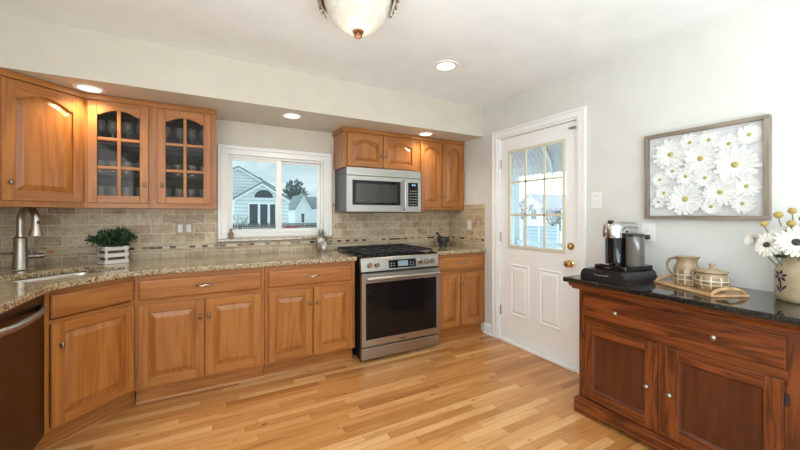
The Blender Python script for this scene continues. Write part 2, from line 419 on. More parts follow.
doorpane_m = glass('clear_door_glass', (0.97, 0.985, 0.985), 0.5)
cabglass_m = glass('cabinet_glass', (0.74, 0.72, 0.69), 0.35)
cabin_m = wood('shaded_cabinet_interior', (0.10, 0.062, 0.036), (0.085, 0.05, 0.028), (0.065, 0.038, 0.02), axis='z', rough=0.5, coat=0.0)  # oak darkened in colour to stand for the shade inside the cabinet
tumbler_m = glass('drinking_glass', (0.90, 0.92, 0.92), 2.6, 0.03, 1.5, 0.22)
def lens(name, col, s):
    return plain(name, (0.8, 0.8, 0.8), 0.5, emit=col, estr=s)
lens_m = lens('lamp_lens', (1.0, 0.86, 0.66), 4.0)
lens2_m = lens('lamp_lens_cool', (1.0, 0.95, 0.87), 2.0)
def alabaster():
    m, n, b = new_mat('alabaster_bowl')
    t = N(n, 'ShaderNodeTexCoord'); z = N(n, 'ShaderNodeTexNoise', Scale=16.0, Detail=6.0, Distortion=1.5); n.links.new(t.outputs['Object'], z.inputs['Vector'])
    r = ramp(n, [(0.3, (0.50, 0.475, 0.39)), (0.7, (0.64, 0.62, 0.55))]); n.links.new(z.outputs['Fac'], r.inputs[0])
    n.links.new(r.outputs[0], b.inputs['Base Color']); n.links.new(r.outputs[0], b.inputs['Emission Color']); b.inputs['Emission Strength'].default_value = 0.16
    b.inputs['Roughness'].default_value = 0.3
    return m
bowl_m = alabaster()
# exterior
snow_m = paint('snowy_ground', (0.80, 0.82, 0.85), rough=0.9, var=0.05)
def siding_mat(name, col, step):
    m, n, b = new_mat(name)
    t = N(n, 'ShaderNodeTexCoord'); s = N(n, 'ShaderNodeSeparateXYZ'); n.links.new(t.outputs['Object'], s.inputs[0])
    d = N(n, 'ShaderNodeMath', operation='DIVIDE'); d.inputs[1].default_value = step; n.links.new(s.outputs['Z'], d.inputs[0])
    f = N(n, 'ShaderNodeMath', operation='FRACT'); n.links.new(d.outputs[0], f.inputs[0])
    r = ramp(n, [(0.0, tuple(c*0.55 for c in col)), (0.25, tuple(c*0.8 for c in col)), (0.35, col)]); n.links.new(f.outputs[0], r.inputs[0])
    n.links.new(r.outputs[0], b.inputs['Base Color']); b.inputs['Roughness'].default_value = 0.6
    return m
siding_m = siding_mat('pale_blue_siding', (0.56, 0.60, 0.60), 0.42)
siding2_m = siding_mat('white_siding', (0.66, 0.70, 0.70), 0.35)
siding3_m = siding_mat('white_siding_far', (0.75, 0.77, 0.78), 0.5)
roof_m = paint('grey_shingle', (0.17, 0.19, 0.20), rough=0.9, var=0.1)
roofsnow_m = paint('snow_dusted_roof', (0.55, 0.57, 0.60), rough=0.9, var=0.1)
extglass_m = plain('dark_house_glass', (0.015, 0.025, 0.03), 0.1)
exttrim_m = plain('white_house_trim', (0.72, 0.76, 0.76), 0.5)
bark_m = plain('bare_bark', (0.14, 0.11, 0.09), 0.9)
bush_m = plain('bare_bush_twigs', (0.13, 0.13, 0.10), 0.9)
ever_m = plain('dark_evergreen', (0.055, 0.095, 0.085), 0.9)
redp_m = plain('faded_red_paint', (0.22, 0.03, 0.025), 0.6)
fence_m = plain('dark_brown_fence', (0.05, 0.028, 0.024), 0.8)
bluefence_m = siding_mat('blue_grey_boards', (0.36, 0.46, 0.54), 0.2)
awn_m = plain('pale_metal_awning', (0.50, 0.52, 0.53), 0.4, 0.2)
post_m = plain('pale_blue_post', (0.55, 0.66, 0.70), 0.5)

# ================================================================== setting
LX, RX, BY, RY, CZ = -1.41, 2.576, 3.45, -2.2, 2.44
T = 0.14
def struct(o): o['kind'] = 'structure'; return o
struct(MB().box(LX-T, RX+T, RY-T, BY+T, -0.12, 0).build('floor', floor_m))
struct(MB().box(LX-T, RX+T, RY-T, BY+T, CZ, CZ+0.12).build('ceiling', ceil_m))
WX0, WX1, WZ0, WZ1 = 0.105, 0.985, 1.075, 1.825
struct(MB().box(LX-T, WX0, BY, BY+T, 0, CZ).box(WX1, RX+T, BY, BY+T, 0, CZ).box(WX0, WX1, BY, BY+T, 0, WZ0).box(WX0, WX1, BY, BY+T, WZ1, CZ).build('wall_back', warm_lit_wall_m))
DY0, DY1, DZ1 = 1.715, 2.61, 2.07
struct(MB().box(RX, RX+T, RY-T, DY0, 0, CZ).box(RX, RX+T, DY1, BY, 0, CZ).box(RX, RX+T, DY0, DY1, DZ1, CZ).build('wall_right', wall_m))
struct(MB().box(LX-T, LX, RY-T, BY, 0, CZ).build('wall_left', wall_m))
struct(MB().box(LX, -0.1, RY-T, RY, 0, CZ).box(2.1, RX, RY-T, RY, 0, CZ).box(-0.1, 2.1, RY-T, RY, 0, 0.4).box(-0.1, 2.1, RY-T, RY, 2.3, CZ).build('wall_rear', wall_m))
struct(MB().box(LX, RX, 2.83, BY, 2.13, CZ).build('trim_1', warm_lit_wall_m))['label'] = 'dropped soffit above the wall cabinets'
# backsplash tiles on back, left and right walls
bs = MB()
bs.box(LX+0.008, WX0-0.085, BY-0.008, BY, 0.914, 1.40).box(WX0-0.085, WX1+0.09, BY-0.008, BY, 0.914, 1.034).box(WX1+0.09, RX-0.008, BY-0.008, BY, 0.914, 1.40)
bs.box(LX, LX+0.008, 1.92, BY, 0.914, 1.40).box(RX-0.008, RX, 2.80, BY, 0.914, 1.392)
struct(bs.build('trim_2', tile_m))['label'] = 'travertine tile backsplash'
mo = MB()
mo.box(LX+0.012, RX-0.012, BY-0.013, BY-0.008, 0.993, 1.012).box(RX-0.013, RX-0.008, 2.80, BY-0.013, 0.993, 1.012).box(LX+0.008, LX+0.013, 1.92, BY-0.013, 0.993, 1.012)
struct(mo.build('trim_3', mosaic_m))['label'] = 'mosaic strip in the backsplash'
pc = MB()
for z0, z1 in ((0.981, 0.992), (1.013, 1.024)):
    pc.box(LX+0.012, RX-0.012, BY-0.017, BY-0.008, z0, z1).box(RX-0.017, RX-0.008, 2.80, BY-0.017, z0, z1).box(LX+0.008, LX+0.017, 1.92, BY-0.017, z0, z1)
struct(pc.build('trim_4', pencil_m, bevel=0.003))['label'] = 'stone pencil liners above and below the mosaic strip'
# baseboard of the right wall
bb = MB()
prof = [(RX, 0.0), (RX-0.022, 0.0), (RX-0.022, 0.012), (RX-0.014, 0.02), (RX-0.014, 0.085), (RX-0.008, 0.10), (RX-0.004, 0.115), (RX, 0.115)]
for a, b in ((2.672, 2.80), (RY, 1.628)): bb.prism(prof, 'y', a, b)
struct(bb.build('baseboard_right', trim_m))

# window over the counter
win = thing('window_1', 'white sliding window with two panes above the counter', 'window', kind='structure')
cs = MB()
def casing_ring(o0, o1, y0, y1):
    X0, X1, Z0, Z1 = WX0, WX1, WZ0, WZ1
    cs.box(X0-o1, X0-o0, y0, y1, Z0-0.015, Z1+o1); cs.box(X1+o0, X1+o1, y0, y1, Z0-0.015, Z1+o1); cs.box(X0-o0, X1+o0, y0, y1, Z1+o0, Z1+o1)
casing_ring(0.0, 0.05, BY-0.014, BY); casing_ring(0.05, 0.082, BY-0.024, BY)
cs.build('casing', trim_m, win, bevel=0.004)
fr = MB()
g = 0.022
fr.box(WX0, WX0+g, BY+0.01, BY+0.10, WZ0, WZ1).box(WX1-g, WX1, BY+0.01, BY+0.10, WZ0, WZ1).box(WX0+g, WX1-g, BY+0.01, BY+0.10, WZ0, WZ0+g+0.01).box(WX0+g, WX1-g, BY+0.01, BY+0.10, WZ1-g, WZ1)
fr.build('frame', vinyl_m, win, bevel=0.002)
for nm, x0, x1, y0 in (('sash', WX0+g, 0.575, BY+0.02), ('sash', 0.53, WX1-g, BY+0.055)):
    s = MB(); b = 0.034; z0, z1 = WZ0+g+0.01, WZ1-g
    bl, br_ = (b*0.55, 0.048) if x0 < 0.3 else (b*0.8, b*0.8)
    s.box(x0, x0+bl, y0, y0+0.03, z0, z1).box(x1-br_, x1, y0, y0+0.03, z0, z1).box(x0+bl, x1-br_, y0, y0+0.03, z0, z0+b).box(x0+bl, x1-br_, y0, y0+0.03, z1-b*0.75, z1)
    so = s.build(nm, vinyl_m, win, bevel=0.003)
    MB().box(x0+0.01, x1-0.01, y0+0.012, y0+0.018, z0+0.02, z1-0.02).build('pane', pane_m, so)
MB().box(0.56, 0.572, BY+0.008, BY+0.02, 1.40, 1.46).build('latch', vinyl_m, win, bevel=0.003)
struct(MB().box(WX0-0.083, WX1+0.083, BY-0.05, BY+0.012, 1.036, 1.060).build('window_sill', granite_m, bevel=0.004))

# door to the yard
door = thing('door_1', 'white half-light door with nine panes', 'door', (0, 0, 0), kind='structure')
SX0, SX1 = 2.600, 2.644      # slab
y0, y1, z0, z1 = 1.738, 2.587, 0.038, 2.05
GY0, GY1, GZ0, GZ1 = 1.846, 2.478, 0.955, 1.918
sl = MB()
sl.box(SX0, SX1, y0, GY0, z0, z1).box(SX0, SX1, GY1, y1, z0, z1).box(SX0, SX1, GY0, GY1, z0, GZ0).box(SX0, SX1, GY0, GY1, GZ1, z1)
# two raised lower panels
for a, b in ((1.885, 2.115), (2.225, 2.455)):
    c, d = 0.28, 0.79
    def loop(o, x): return [(x, a+o, c+o), (x, b-o, c+o), (x, b-o, d-o), (x, a+o, d-o)]
    sl.loops([loop(0, SX0+0.001), loop(0.006, SX0-0.008), loop(0.016, SX0-0.008), loop(0.026, SX0-0.001), loop(0.05, SX0-0.010)], cap0=False)
sl.build('slab', trim_m, door)
gf = MB(); w = 0.026
gf.box(SX0-0.014, SX0, GY0, GY1, GZ0, GZ0+w).box(SX0-0.014, SX0, GY0, GY1, GZ1-w, GZ1).box(SX0-0.014, SX0, GY0, GY0+w, GZ0+w, GZ1-w).box(SX0-0.014, SX0, GY1-w, GY1, GZ0+w, GZ1-w)
for k in (1, 2):
    yy = GY0 + (GY1-GY0)*k/3; gf.box(SX0-0.008, SX0+0.006, yy-0.011, yy+0.011, GZ0+w, GZ1-w)
    zz = GZ0 + (GZ1-GZ0)*k/3; gf.box(SX0-0.008, SX0+0.006, GY0+w, GY1-w, zz-0.011, zz+0.011)
gf.build('muntin_frame', cream_m, door, bevel=0.003)
MB().box(SX0+0.012, SX0+0.018, GY0, GY1, GZ0, GZ1).build('pane', doorpane_m, door)
cs = MB()
for x0, o0, o1 in ((RX-0.014, 0.0, 0.045), (RX-0.022, 0.045, 0.066)):
    cs.box(x0, RX, DY0-o1, DY0-o0, 0, DZ1+o1).box(x0, RX, DY1+o0, DY1+o1 if o1 < 0.06 else DY1+o1, 0, DZ1+o1).box(x0, RX, DY0-o0, DY1+o0, DZ1+o0, DZ1+o1)
cs.build('casing', trim_m, door, bevel=0.004)
jb = MB()
jb.box(RX-0.002, RX+T, DY0, DY0+0.02, 0, DZ1).box(RX-0.002, RX+T, DY1-0.02, DY1, 0, DZ1).box(RX-0.002, RX+T, DY0+0.02, DY1-0.02, DZ1-0.017, DZ1)
jb.build('jamb', trim_m, door)
MB().box(RX-0.02, RX+T+0.1, DY0+0.02, DY1-0.02, 0, 0.03).build('threshold', trim_m, door, bevel=0.006)
for zz in (1.80, 1.05, 0.30):
    MB().box(SX0-0.006, SX0+0.004, 2.578, 2.598, zz-0.045, zz+0.045).lathe([(0.007, -0.048), (0.007, 0.048)], (SX0-0.008, 2.589, zz), 12).build('hinge', pewter_m, door, smooth=True)
kb = MB()
kb.lathe([(0.033, 0), (0.033, -0.006), (0.026, -0.012), (0.012, -0.016), (0.011, -0.03), (0.022, -0.036), (0.028, -0.048), (0.026, -0.06), (0.015, -0.066), (0.0, -0.067)], (SX0, 1.80, 0.872), 24, 'x')
kb.build('doorknob', brass_m, door, smooth=True)
db = MB(); db.lathe([(0.032, 0), (0.032, -0.006), (0.026, -0.014), (0.0, -0.016)], (SX0, 1.80, 1.015), 24, 'x').box(SX0-0.03, SX0-0.014, 1.794, 1.806, 1.002, 1.028)
db.build('deadbolt', brass_m, door, smooth=True)
MB().box(SX0-0.012, SX0, 1.75, 1.80, 1.985, 2.005).prism([(1.80, 1.982), (1.825, 1.995), (1.80, 2.008)], 'x', SX0-0.01, SX0-0.001).build('latch_plate', pewter_m, door)

# ================================================================== cabinets
def arch_z(u, z1, fw, rise):
    k = 0.88
    return z1 - fw - rise + (rise * (1 - (abs(u)/k)**2.0) if abs(u) < k else 0)
def outline(x0, x1, z0, z1, fw, o, rise, n=14):
    pts = [(x0+fw+o, z0+fw+o), (x1-fw-o, z0+fw+o)]
    xc, hw = (x0+x1)/2, (x1-x0)/2 - fw - o
    if rise:
        for i in range(n+1):
            u = 1 - 2*i/n; pts.append((xc+u*hw, arch_z(u, z1, fw, rise)-o))
    else: pts += [(x1-fw-o, z1-fw-o), (x0+fw+o, z1-fw-o)]
    return pts
def door_mesh(x0, x1, z0, z1, fw=0.055, rise=0, style='raised', yf=-0.02, pmi=0):
    m = MB()
    m.box(x0, x0+fw, yf, 0, z0, z1, 0).box(x1-fw, x1, yf, 0, z0, z1, 0)
    m.box(x0+fw, x1-fw, yf, 0, z0, z0+fw, 1)
    if rise:
        ins = outline(x0, x1, z0, z1, fw, 0, rise)
        m.prism([(x0+fw, z1), (x1-fw, z1)] + ins[2:], 'y', yf, 0, 1)
    else: m.box(x0+fw, x1-fw, yf, 0, z1-fw, z1, 1)
    if style == 'raised':
        def L(o, y): return [(p[0], y, p[1]) for p in outline(x0, x1, z0, z1, fw, o, rise)]
        m.loops([L(-0.002, -0.006), L(0.009, -0.006), L(0.036, -0.0165), L(0.038, -0.0185)], cap0=False, mi=pmi)
    elif style == 'flat':
        def L(o, y): return [(p[0], y, p[1]) for p in outline(x0, x1, z0, z1, fw, o, rise)]
        m.loops([L(0, -0.016), L(0.008, -0.010), L(0.009, -0.010)], cap0=False, mi=pmi)
    elif style == 'glass':
        o = outline(x0, x1, z0, z1, fw, 0, rise); b = 0.011; xc = (x0+x1)/2
        zt = z1 - fw
        m.box(xc-b, xc+b, yf+0.003, -0.004, z0+fw, zt, 0)
        H = (z1-fw) - (z0+fw)
        for k in (1, 2):
            zz = z0+fw+H*k/3 - 0.004
            m.box(x0+fw, x1-fw, yf+0.004, -0.004, zz-b, zz+b, 1)
    return m
def knob(parent, x, z, y=-0.02, mat=None, vertical=True):
    k = MB(); k.lathe([(0.007, y), (0.005, y-0.004), (0.0045, y-0.014)], (x, 0, z), 10, 'y')
    k.ball((x, y-0.019, z), 0.013, 12, 8, sx=0.72, sy=0.6, sz=1.5)
    return k.build('knob', mat or knob_m, parent, smooth=True)
def pull(parent, xc, z, w=0.10, y=-0.02):
    k = MB(); pts = []
    for i in range(13):
        t = -1 + 2*i/12; pts.append((xc+t*w/2, y - 0.026*(1-t**4), z + 0.004*math.sin(t*PI*2)))
    k.tube(pts, [0.0045 + 0.003*(1-abs(-1+2*i/12)) for i in range(13)], 8)
    k.ball((xc-w/2-0.006, y-0.003, z), 0.007, 10, 6).ball((xc+w/2+0.006, y-0.003, z), 0.007, 10, 6)
    return k.build('pull_handle', satin_m, parent, smooth=True)
def add_door(t, x0, x1, z0, z1, kx, kz, rise=0, fw=0.055, style='raised', mats=None, kmat=None, pmi=0):
    d = door_mesh(x0, x1, z0, z1, fw, rise, style, pmi=pmi).build('door', mats or OAK, t, bevel=0.0035)
    knob(d, kx, kz, mat=kmat)
    return d
def add_drawer(t, x0, x1, z0, z1, mats=None, handle=True):
    m = MB()
    def L(o, y): return [(x0+o, y, z0+o), (x1-o, y, z0+o), (x1-o, y, z1-o), (x0+o, y, z1-o)]
    m.loops([L(0, 0), L(0, -0.013), L(0.004, -0.017), L(0.012, -0.020)])
    d = m.build('drawer', (mats or OAK)[1], t)
    if handle: pull(d, (x0+x1)/2, (z0+z1)/2 + 0.004)
    return d
FY = 2.80
def base_cab(label, x0, x1, drawer, doors, kx):
    t = thing('base_cabinet', label, 'kitchen cabinet', (x0, FY, 0), group='lower oak cabinets')
    W = x1-x0
    m = MB().box(0.0, W-0.002, 0, 0.60, 0.115, 0.875)
    for a, b in ((0.117, 0.13), (0.682, 0.708), (0.845, 0.874)): m.box(0.024, W-0.026, -0.0015, 0.0, a, b, 1)
    m.build('body', OAK, t)
    ext = 0.0
    tk = MB().box(-ext, W-0.002, 0.06, 0.075, 0.0, 0.115)
    tk.prism([(0.06, 0.0), (0.048, 0.0), (0.049, 0.006), (0.054, 0.014), (0.06, 0.017)], 'x', -ext, W-0.002)
    tk.build('toe_kick', oak_h, t)
    add_drawer(t, drawer[0]-x0, drawer[1]-x0, drawer[2], drawer[3])
    for (a, b), k in zip(doors, kx): add_door(t, a-x0, b-x0, 0.135, 0.68, k-x0, 0.56)
    return t
base_cab('widest oak base cabinet with one long drawer and two doors, below the glass-door wall cabinet', -0.463, 0.339, (-0.441, 0.312, 0.712, 0.842), ((-0.441, -0.066), (-0.058, 0.312)), (-0.091, -0.035))
base_cab('oak base cabinet directly left of the stove, under the window', 0.34, 1.078, (0.366, 1.046, 0.712, 0.842), ((0.366, 0.70), (0.713, 1.046)), (0.678, 0.737))
base_cab('narrow oak base cabinet right of the stove, beside the white door', 1.93, 2.574, (1.955, 2.535, 0.712, 0.842), ((1.955, 2.226), (2.234, 2.535)), (2.20, 2.26))

# diagonal sink cabinet
A = Vector((-0.79, 2.475)); B = Vector((-0.465, 2.80)); DL = (B-A).length
dg = thing('corner_cabinet', 'oak diagonal corner base cabinet under the sink, with one drawer front over one door', 'kitchen cabinet', (A.x, A.y, 0), PI/4, group='lower oak cabinets')
m = MB(); m.box(0.0, 0.02, 0.0, 0.02, 0.115, 0.875, 0).box(DL-0.02, DL, 0.0, 0.02, 0.115, 0.875, 0).box(0.02, DL-0.02, 0.0, 0.02, 0.115, 0.14, 1).box(0.02, DL-0.02, 0.0, 0.02, 0.685, 0.71, 1).box(0.02, DL-0.02, 0.0, 0.02, 0.842, 0.875, 1)
m.build('face_frame', OAK, dg)
m = MB(); m.prism([(0.0, 0.02), (DL, 0.02), (DL+0.42, 0.44), (DL/2, 1.04), (-0.42, 0.44)], 'z', 0.115, 0.14); m.build('bottom_board', oak_h, dg)
m = MB().box(-0.04, DL+0.05, 0.06, 0.075, 0, 0.115).prism([(0.06, 0.0), (0.048, 0.0), (0.049, 0.006), (0.054, 0.014), (0.06, 0.017)], 'x', -0.02, DL+0.047); m.build('toe_kick', oak_h, dg)
add_drawer(dg, 0.022, DL-0.012, 0.718, 0.845, handle=False)
add_door(dg, 0.022, DL-0.012, 0.135, 0.69, 0.06, 0.57)

# dishwasher on the left wall
dw = thing('dishwasher', 'dark stainless dishwasher with curved bar handle at left edge', 'dishwasher', (-0.802, 1.872, 0), PI/2)
MB().box(0, 0.598, 0.0, 0.58, 0.10, 0.872).build('body', dkgrey_m, dw)
m = MB(); m.box(0.002, 0.596, -0.016, -0.001, 0.115, 0.868); m.build('door', dw_m, dw, bevel=0.004)
m = MB(); pts = [(0.04 + 0.515*i/16, -0.018 - 0.05*(1-(abs(i-8)/8)**3), 0.80) for i in range(17)]
m.tube(pts, 0.013, 10, flat=1.3); m.build('handle', ss_m, dw, smooth=True)
MB().box(0.01, 0.59, 0.05, 0.06, 0.0, 0.10).build('toe_kick', blk_m, dw)

# countertops
def round_poly(pts, radii, n=6):
    out = []
    for i, p in enumerate(pts):
        r = radii[i]
        if not r: out.append(p); continue
        a, b, c = Vector(pts[i-1]), Vector(p), Vector(pts[(i+1) % len(pts)])
        d0, d1 = (a-b).normalized(), (c-b).normalized(); q0, q1 = b+d0*r, b+d1*r
        for k in range(n+1):
            t = k/n; out.append(tuple((1-t)**2*q0 + 2*t*(1-t)*b + t*t*q1))
    return out
sqc = Vector((-0.6, 2.62)); du = Vector((0.7071, 0.7071)); dv = Vector((-0.7071, 0.7071))
sq0 = Vector((-0.5975, 2.6175))
def suv(u, v): return tuple(sq0 + du*u + dv*v)
poly = [(1.085, 2.765), (1.085, BY-0.009), (LX+0.009, BY-0.009), (LX+0.009, 1.875), (-0.75, 1.875), (-0.75, 2.465), (-0.45, 2.765)]
poly = round_poly(poly, [0, 0, 0, 0, 0, 0.12, 0.12])
SU0, SU1, SV0, SV1 = -0.25, 0.25, 0.155, 0.54
hole = round_poly([suv(SU0, SV0), suv(SU1, SV0), suv(SU1, SV1), suv(SU0, SV1)], [0.07]*4)
def slab_with_hole(name, outer, inner, z0, z1, mat, label):
    bm = bmesh.new()
    for z in (z0, z1):
        ov = [bm.verts.new((*p, z)) for p in outer]; iv = [bm.verts.new((*p, z)) for p in inner]
        es = [bm.edges.new((l[i], l[(i+1) % len(l)])) for l in (ov, iv) for i in range(len(l))]
        bmesh.ops.triangle_fill(bm, edges=es, use_beauty=True)
        if z == z0: lo = (ov, iv)
        else: hi = (ov, iv)
    for a, b in zip(lo, hi):
        for i in range(len(a)): bm.faces.new((a[i], a[(i+1) % len(a)], b[(i+1) % len(a)], b[i]))
    bmesh.ops.recalc_face_normals(bm, faces=bm.faces)
    me = bpy.data.meshes.new(name); bm.to_mesh(me); bm.free(); me.materials.append(mat)
    o = bpy.data.objects.new(name, me); link(o)
    b = o.modifiers.new('bevel', 'BEVEL'); b.width = 0.009; b.segments = 3; b.limit_method = 'ANGLE'; b.angle_limit = math.radians(60)
    return o
tag(slab_with_hole('countertop', poly, hole, 0.876, 0.914, granite_m, ''), 'long speckled tan granite countertop wrapping the sink corner and running to the stove', 'countertop')
tag(MB().box(1.925, RX-0.009, 2.765, BY-0.009, 0.876, 0.914).build('countertop', granite_m, bevel=0.009, seg=3), 'short speckled tan granite countertop between stove and white door', 'countertop')

# sink
sk = thing('sink', 'undermount stainless steel sink in the corner countertop', 'sink', (*suv(0, 0.345), 0.874), PI/4)
def rr(hx, hy, r, z, n=6):
    p = round_poly([(-hx, -hy), (hx, -hy), (hx, hy), (-hx, hy)], [r]*4, n); return [(q[0], q[1], z) for q in p]
hu, hv = (SU1-SU0)/2, (SV1-SV0)/2
m = MB(); m.loops([rr(hu+0.02, hv+0.02, 0.08, 0.0), rr(hu+0.004, hv+0.004, 0.07, 0.0), rr(hu, hv, 0.07, -0.01), rr(hu-0.01, hv-0.01, 0.06, -0.15), rr(hu-0.05, hv-0.05, 0.04, -0.17)], cap0=False)
m.build('basin', ssd_m, sk, smooth=True)
MB().lathe([(0.045, -0.168), (0.04, -0.166), (0.025, -0.167), (0.0, -0.167)], (0, 0, 0), 20).build('drain', chrome_m, sk, smooth=True)

# faucet
fp = suv(0.006, 0.74)
fc = thing('faucet', 'tall brushed nickel gooseneck faucet behind the sink', 'faucet', (*fp, 0.914), -math.radians(45))
# local +x points over the sink
m = MB(); m.box(-0.028, 0.028, -0.125, 0.125, 0, 0.006); m.build('deck_plate', nickel_m, fc, bevel=0.003)
m = MB(); m.lathe([(0.038, 0.006), (0.037, 0.02), (0.033, 0.10), (0.032, 0.19), (0.034, 0.21), (0.026, 0.218), (0.0, 0.219)], n=24); m.build('body', nickel_m, fc, smooth=True)
m = MB(); pts = [(0, 0, 0.21), (0, 0, 0.29), (0, 0, 0.325)]
R = 0.078
for i in range(1, 14):
    a = PI*i/14*1.06; pts.append((R - R*math.cos(a), 0, 0.325 + R*math.sin(a)))
m.tube(pts, 0.0185, 14); m.build('spout', nickel_m, fc, smooth=True)
e = Vector(pts[-1])
m = MB(); m.lathe([(0.020, 0.012), (0.021, -0.02), (0.022, -0.03)], (e.x, 0, e.z), 20); m.lathe([(0.022, -0.031), (0.024, -0.05), (0.036, -0.092), (0.037, -0.100), (0.0, -0.100)], (e.x, 0, e.z), 20)
m.build('spray_head', nickel_m, fc, smooth=True)
MB().box(e.x+0.014, e.x+0.021, -0.007, 0.007, e.z-0.03, e.z-0.005).build('spray_button', blk_m, fc)
m = MB(); m.tube([(0.0, 0.02, 0.085), (0.0, 0.095, 0.085)], 0.017, 16).tube([(0.0, 0.095, 0.085), (0.0, 0.112, 0.085)], 0.019, 16); m.tube([(0.0, 0.06, 0.10), (0.0, 0.045, 0.125), (0.0, 0.025, 0.155)], [0.006, 0.007, 0.009], 10)
m.build('handle', nickel_m, fc, smooth=True)

# ---------------------------------------------------------------- wall cabinets
UY = 3.14
def crown(m, x0, x1, left=False):
    m.box(x0-(0.014 if left else 0), x1, -0.014, 0.02, 2.088, 2.128)
    if left: m.box(x0-0.014, x0, 0.02, 0.30, 2.088, 2.128)
gc = thing('glass_door_cabinet', 'oak wall cabinet with two arched glass-paned doors, left of the window', 'kitchen cabinet', (-0.80, UY, 0), group='upper oak cabinets')
W = 0.811
m = MB()
m.box(0, 0.012, 0.02, 0.30, 1.325, 2.088).box(W-0.012, W, 0.02, 0.30, 1.325, 2.088).box(0.012, W-0.012, 0.02, 0.30, 1.325, 1.334).box(0.012, W-0.012, 0.02, 0.30, 2.076, 2.088)
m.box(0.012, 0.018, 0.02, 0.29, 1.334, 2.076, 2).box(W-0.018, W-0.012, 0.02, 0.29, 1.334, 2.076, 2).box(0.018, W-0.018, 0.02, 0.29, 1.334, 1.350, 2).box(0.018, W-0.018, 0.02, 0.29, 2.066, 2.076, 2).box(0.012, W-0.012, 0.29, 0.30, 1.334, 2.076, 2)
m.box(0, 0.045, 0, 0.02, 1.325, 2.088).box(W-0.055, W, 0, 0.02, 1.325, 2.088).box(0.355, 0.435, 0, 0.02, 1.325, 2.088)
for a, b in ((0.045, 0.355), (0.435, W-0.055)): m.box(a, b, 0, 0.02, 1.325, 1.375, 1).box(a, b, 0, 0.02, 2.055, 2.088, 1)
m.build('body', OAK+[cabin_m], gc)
m = MB(); crown(m, 0, W); m.build('crown_strip', oak_h, gc, bevel=0.004)
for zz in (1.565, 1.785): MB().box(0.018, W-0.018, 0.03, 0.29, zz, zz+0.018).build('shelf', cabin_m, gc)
for x0, x1, kx in ((0.021, 0.367, 0.347), (0.421, 0.774, 0.45)):
    d = add_door(gc, x0, x1, 1.362, 2.076, kx, 1.50, rise=0.038, fw=0.052, style='glass')
    MB().box(x0+0.045, x1-0.045, -0.010, -0.007, 1.40, 2.03).build('glass_pane', cabglass_m, d)

uc = thing('corner_wall_cabinet', 'oak diagonal corner wall cabinet with one arched door above the sink', 'kitchen cabinet', (-1.115, 2.825, 0), PI/4, group='upper oak cabinets')
UL = 0.4455
m = MB()
m.prism([(0, 0), (UL-0.001, 0), (UL+0.215, 0.215), (UL/2-0.02+0.02, 0.64), (-0.20, 0.21)], 'z', 1.325, 2.088)
m.build('body', oak_v, uc)
m = MB(); m.box(-0.005, UL+0.006, -0.014, 0.0, 2.088, 2.128); m.build('crown_strip', oak_h, uc, bevel=0.004)
add_door(uc, 0.028, UL-0.016, 1.362, 2.076, 0.06, 1.47, rise=0.05, fw=0.058)

mc = thing('over_microwave_cabinet', 'short oak wall cabinet with two arched doors above the microwave', 'kitchen cabinet', (1.088, UY, 0), group='upper oak cabinets')
W = 0.852
MB().box(0, W, 0, 0.30, 1.738, 2.10).build('body', oak_v, mc, bevel=0.001)
m = MB(); crown(m, 0, W, True); m.build('crown_strip', oak_h, mc, bevel=0.004)
add_door(mc, 0.040, 0.417, 1.752, 2.072, 0.397, 1.872, rise=0.035, fw=0.05)
add_door(mc, 0.425, 0.812, 1.752, 2.072, 0.447, 1.872, rise=0.035, fw=0.05)
rc = thing('wall_cabinet', 'tall oak wall cabinet with two narrow arched doors right of the microwave', 'kitchen cabinet', (1.942, UY, 0), group='upper oak cabinets')
W = 0.625
MB().box(0, W, 0, 0.30, 1.335, 2.10).build('body', oak_v, rc, bevel=0.001)
m = MB(); crown(m, 0, W); m.build('crown_strip', oak_h, rc, bevel=0.004)
add_door(rc, 0.022, 0.292, 1.366, 2.076, 0.273, 1.487, rise=0.035, fw=0.052)
add_door(rc, 0.305, 0.60, 1.366, 2.076, 0.336, 1.487, rise=0.035, fw=0.052)

# ---------------------------------------------------------------- microwave
mw = thing('microwave', 'stainless over-the-range microwave with dark window', 'microwave', (1.098, 3.05, 1.30))
W = 0.819; H = 0.432
MB().box(0.004, W-0.004, 0.03, 0.39, 0.012, H).build('body', dkgrey_m, mw)
m = MB(); m.box(0, W, 0.0, 0.03, 0.355, H); m.build('top_vent', ss_m, mw, bevel=0.004)
m = MB(); x1 = 0.635
m.box(0, 0.05, 0, 0.03, 0.008, 0.352).box(0.572, x1, 0, 0.03, 0.008, 0.352).box(0.05, 0.572, 0, 0.03, 0.008, 0.072).box(0.05, 0.572, 0, 0.03, 0.312, 0.352)
d = m.build('door', ss_m, mw)
MB().box(0.05, 0.572, 0.004, 0.028, 0.072, 0.312).build('door_window', blkgl_m, d)
MB().box(0.085, 0.53, 0.0015, 0.004, 0.098, 0.278).build('window_screen', panelgl_m, d)
m = MB(); m.tube([(0.606, 0.0, 0.33), (0.606, -0.03, 0.318), (0.606, -0.036, 0.28), (0.606, -0.038, 0.18), (0.606, -0.036, 0.08), (0.606, -0.03, 0.042), (0.606, 0.0, 0.03)], 0.012, 12); m.build('handle', ss_m, d, smooth=True)
m = MB(); m.box(0.638, W, 0, 0.03, 0.008, 0.352); p = m.build('control_panel', ss_m, mw, bevel=0.003)
MB().box(0.662, 0.778, -0.002, 0.0, 0.065, 0.31).build('keypad', blkgl_m, p)
for r in range(6):
    for c in range(3): MB().box(0.676+c*0.032, 0.698+c*0.032, -0.003, -0.002, 0.08+r*0.028, 0.087+r*0.028).build('key', keys_m, p)
m = MB()
for i, xx in enumerate((0.706, 0.716, 0.730, 0.740)): m.box(xx, xx+0.007, -0.003, -0.002, 0.278, 0.294)
m.build('clock_digits', digit_m, p)
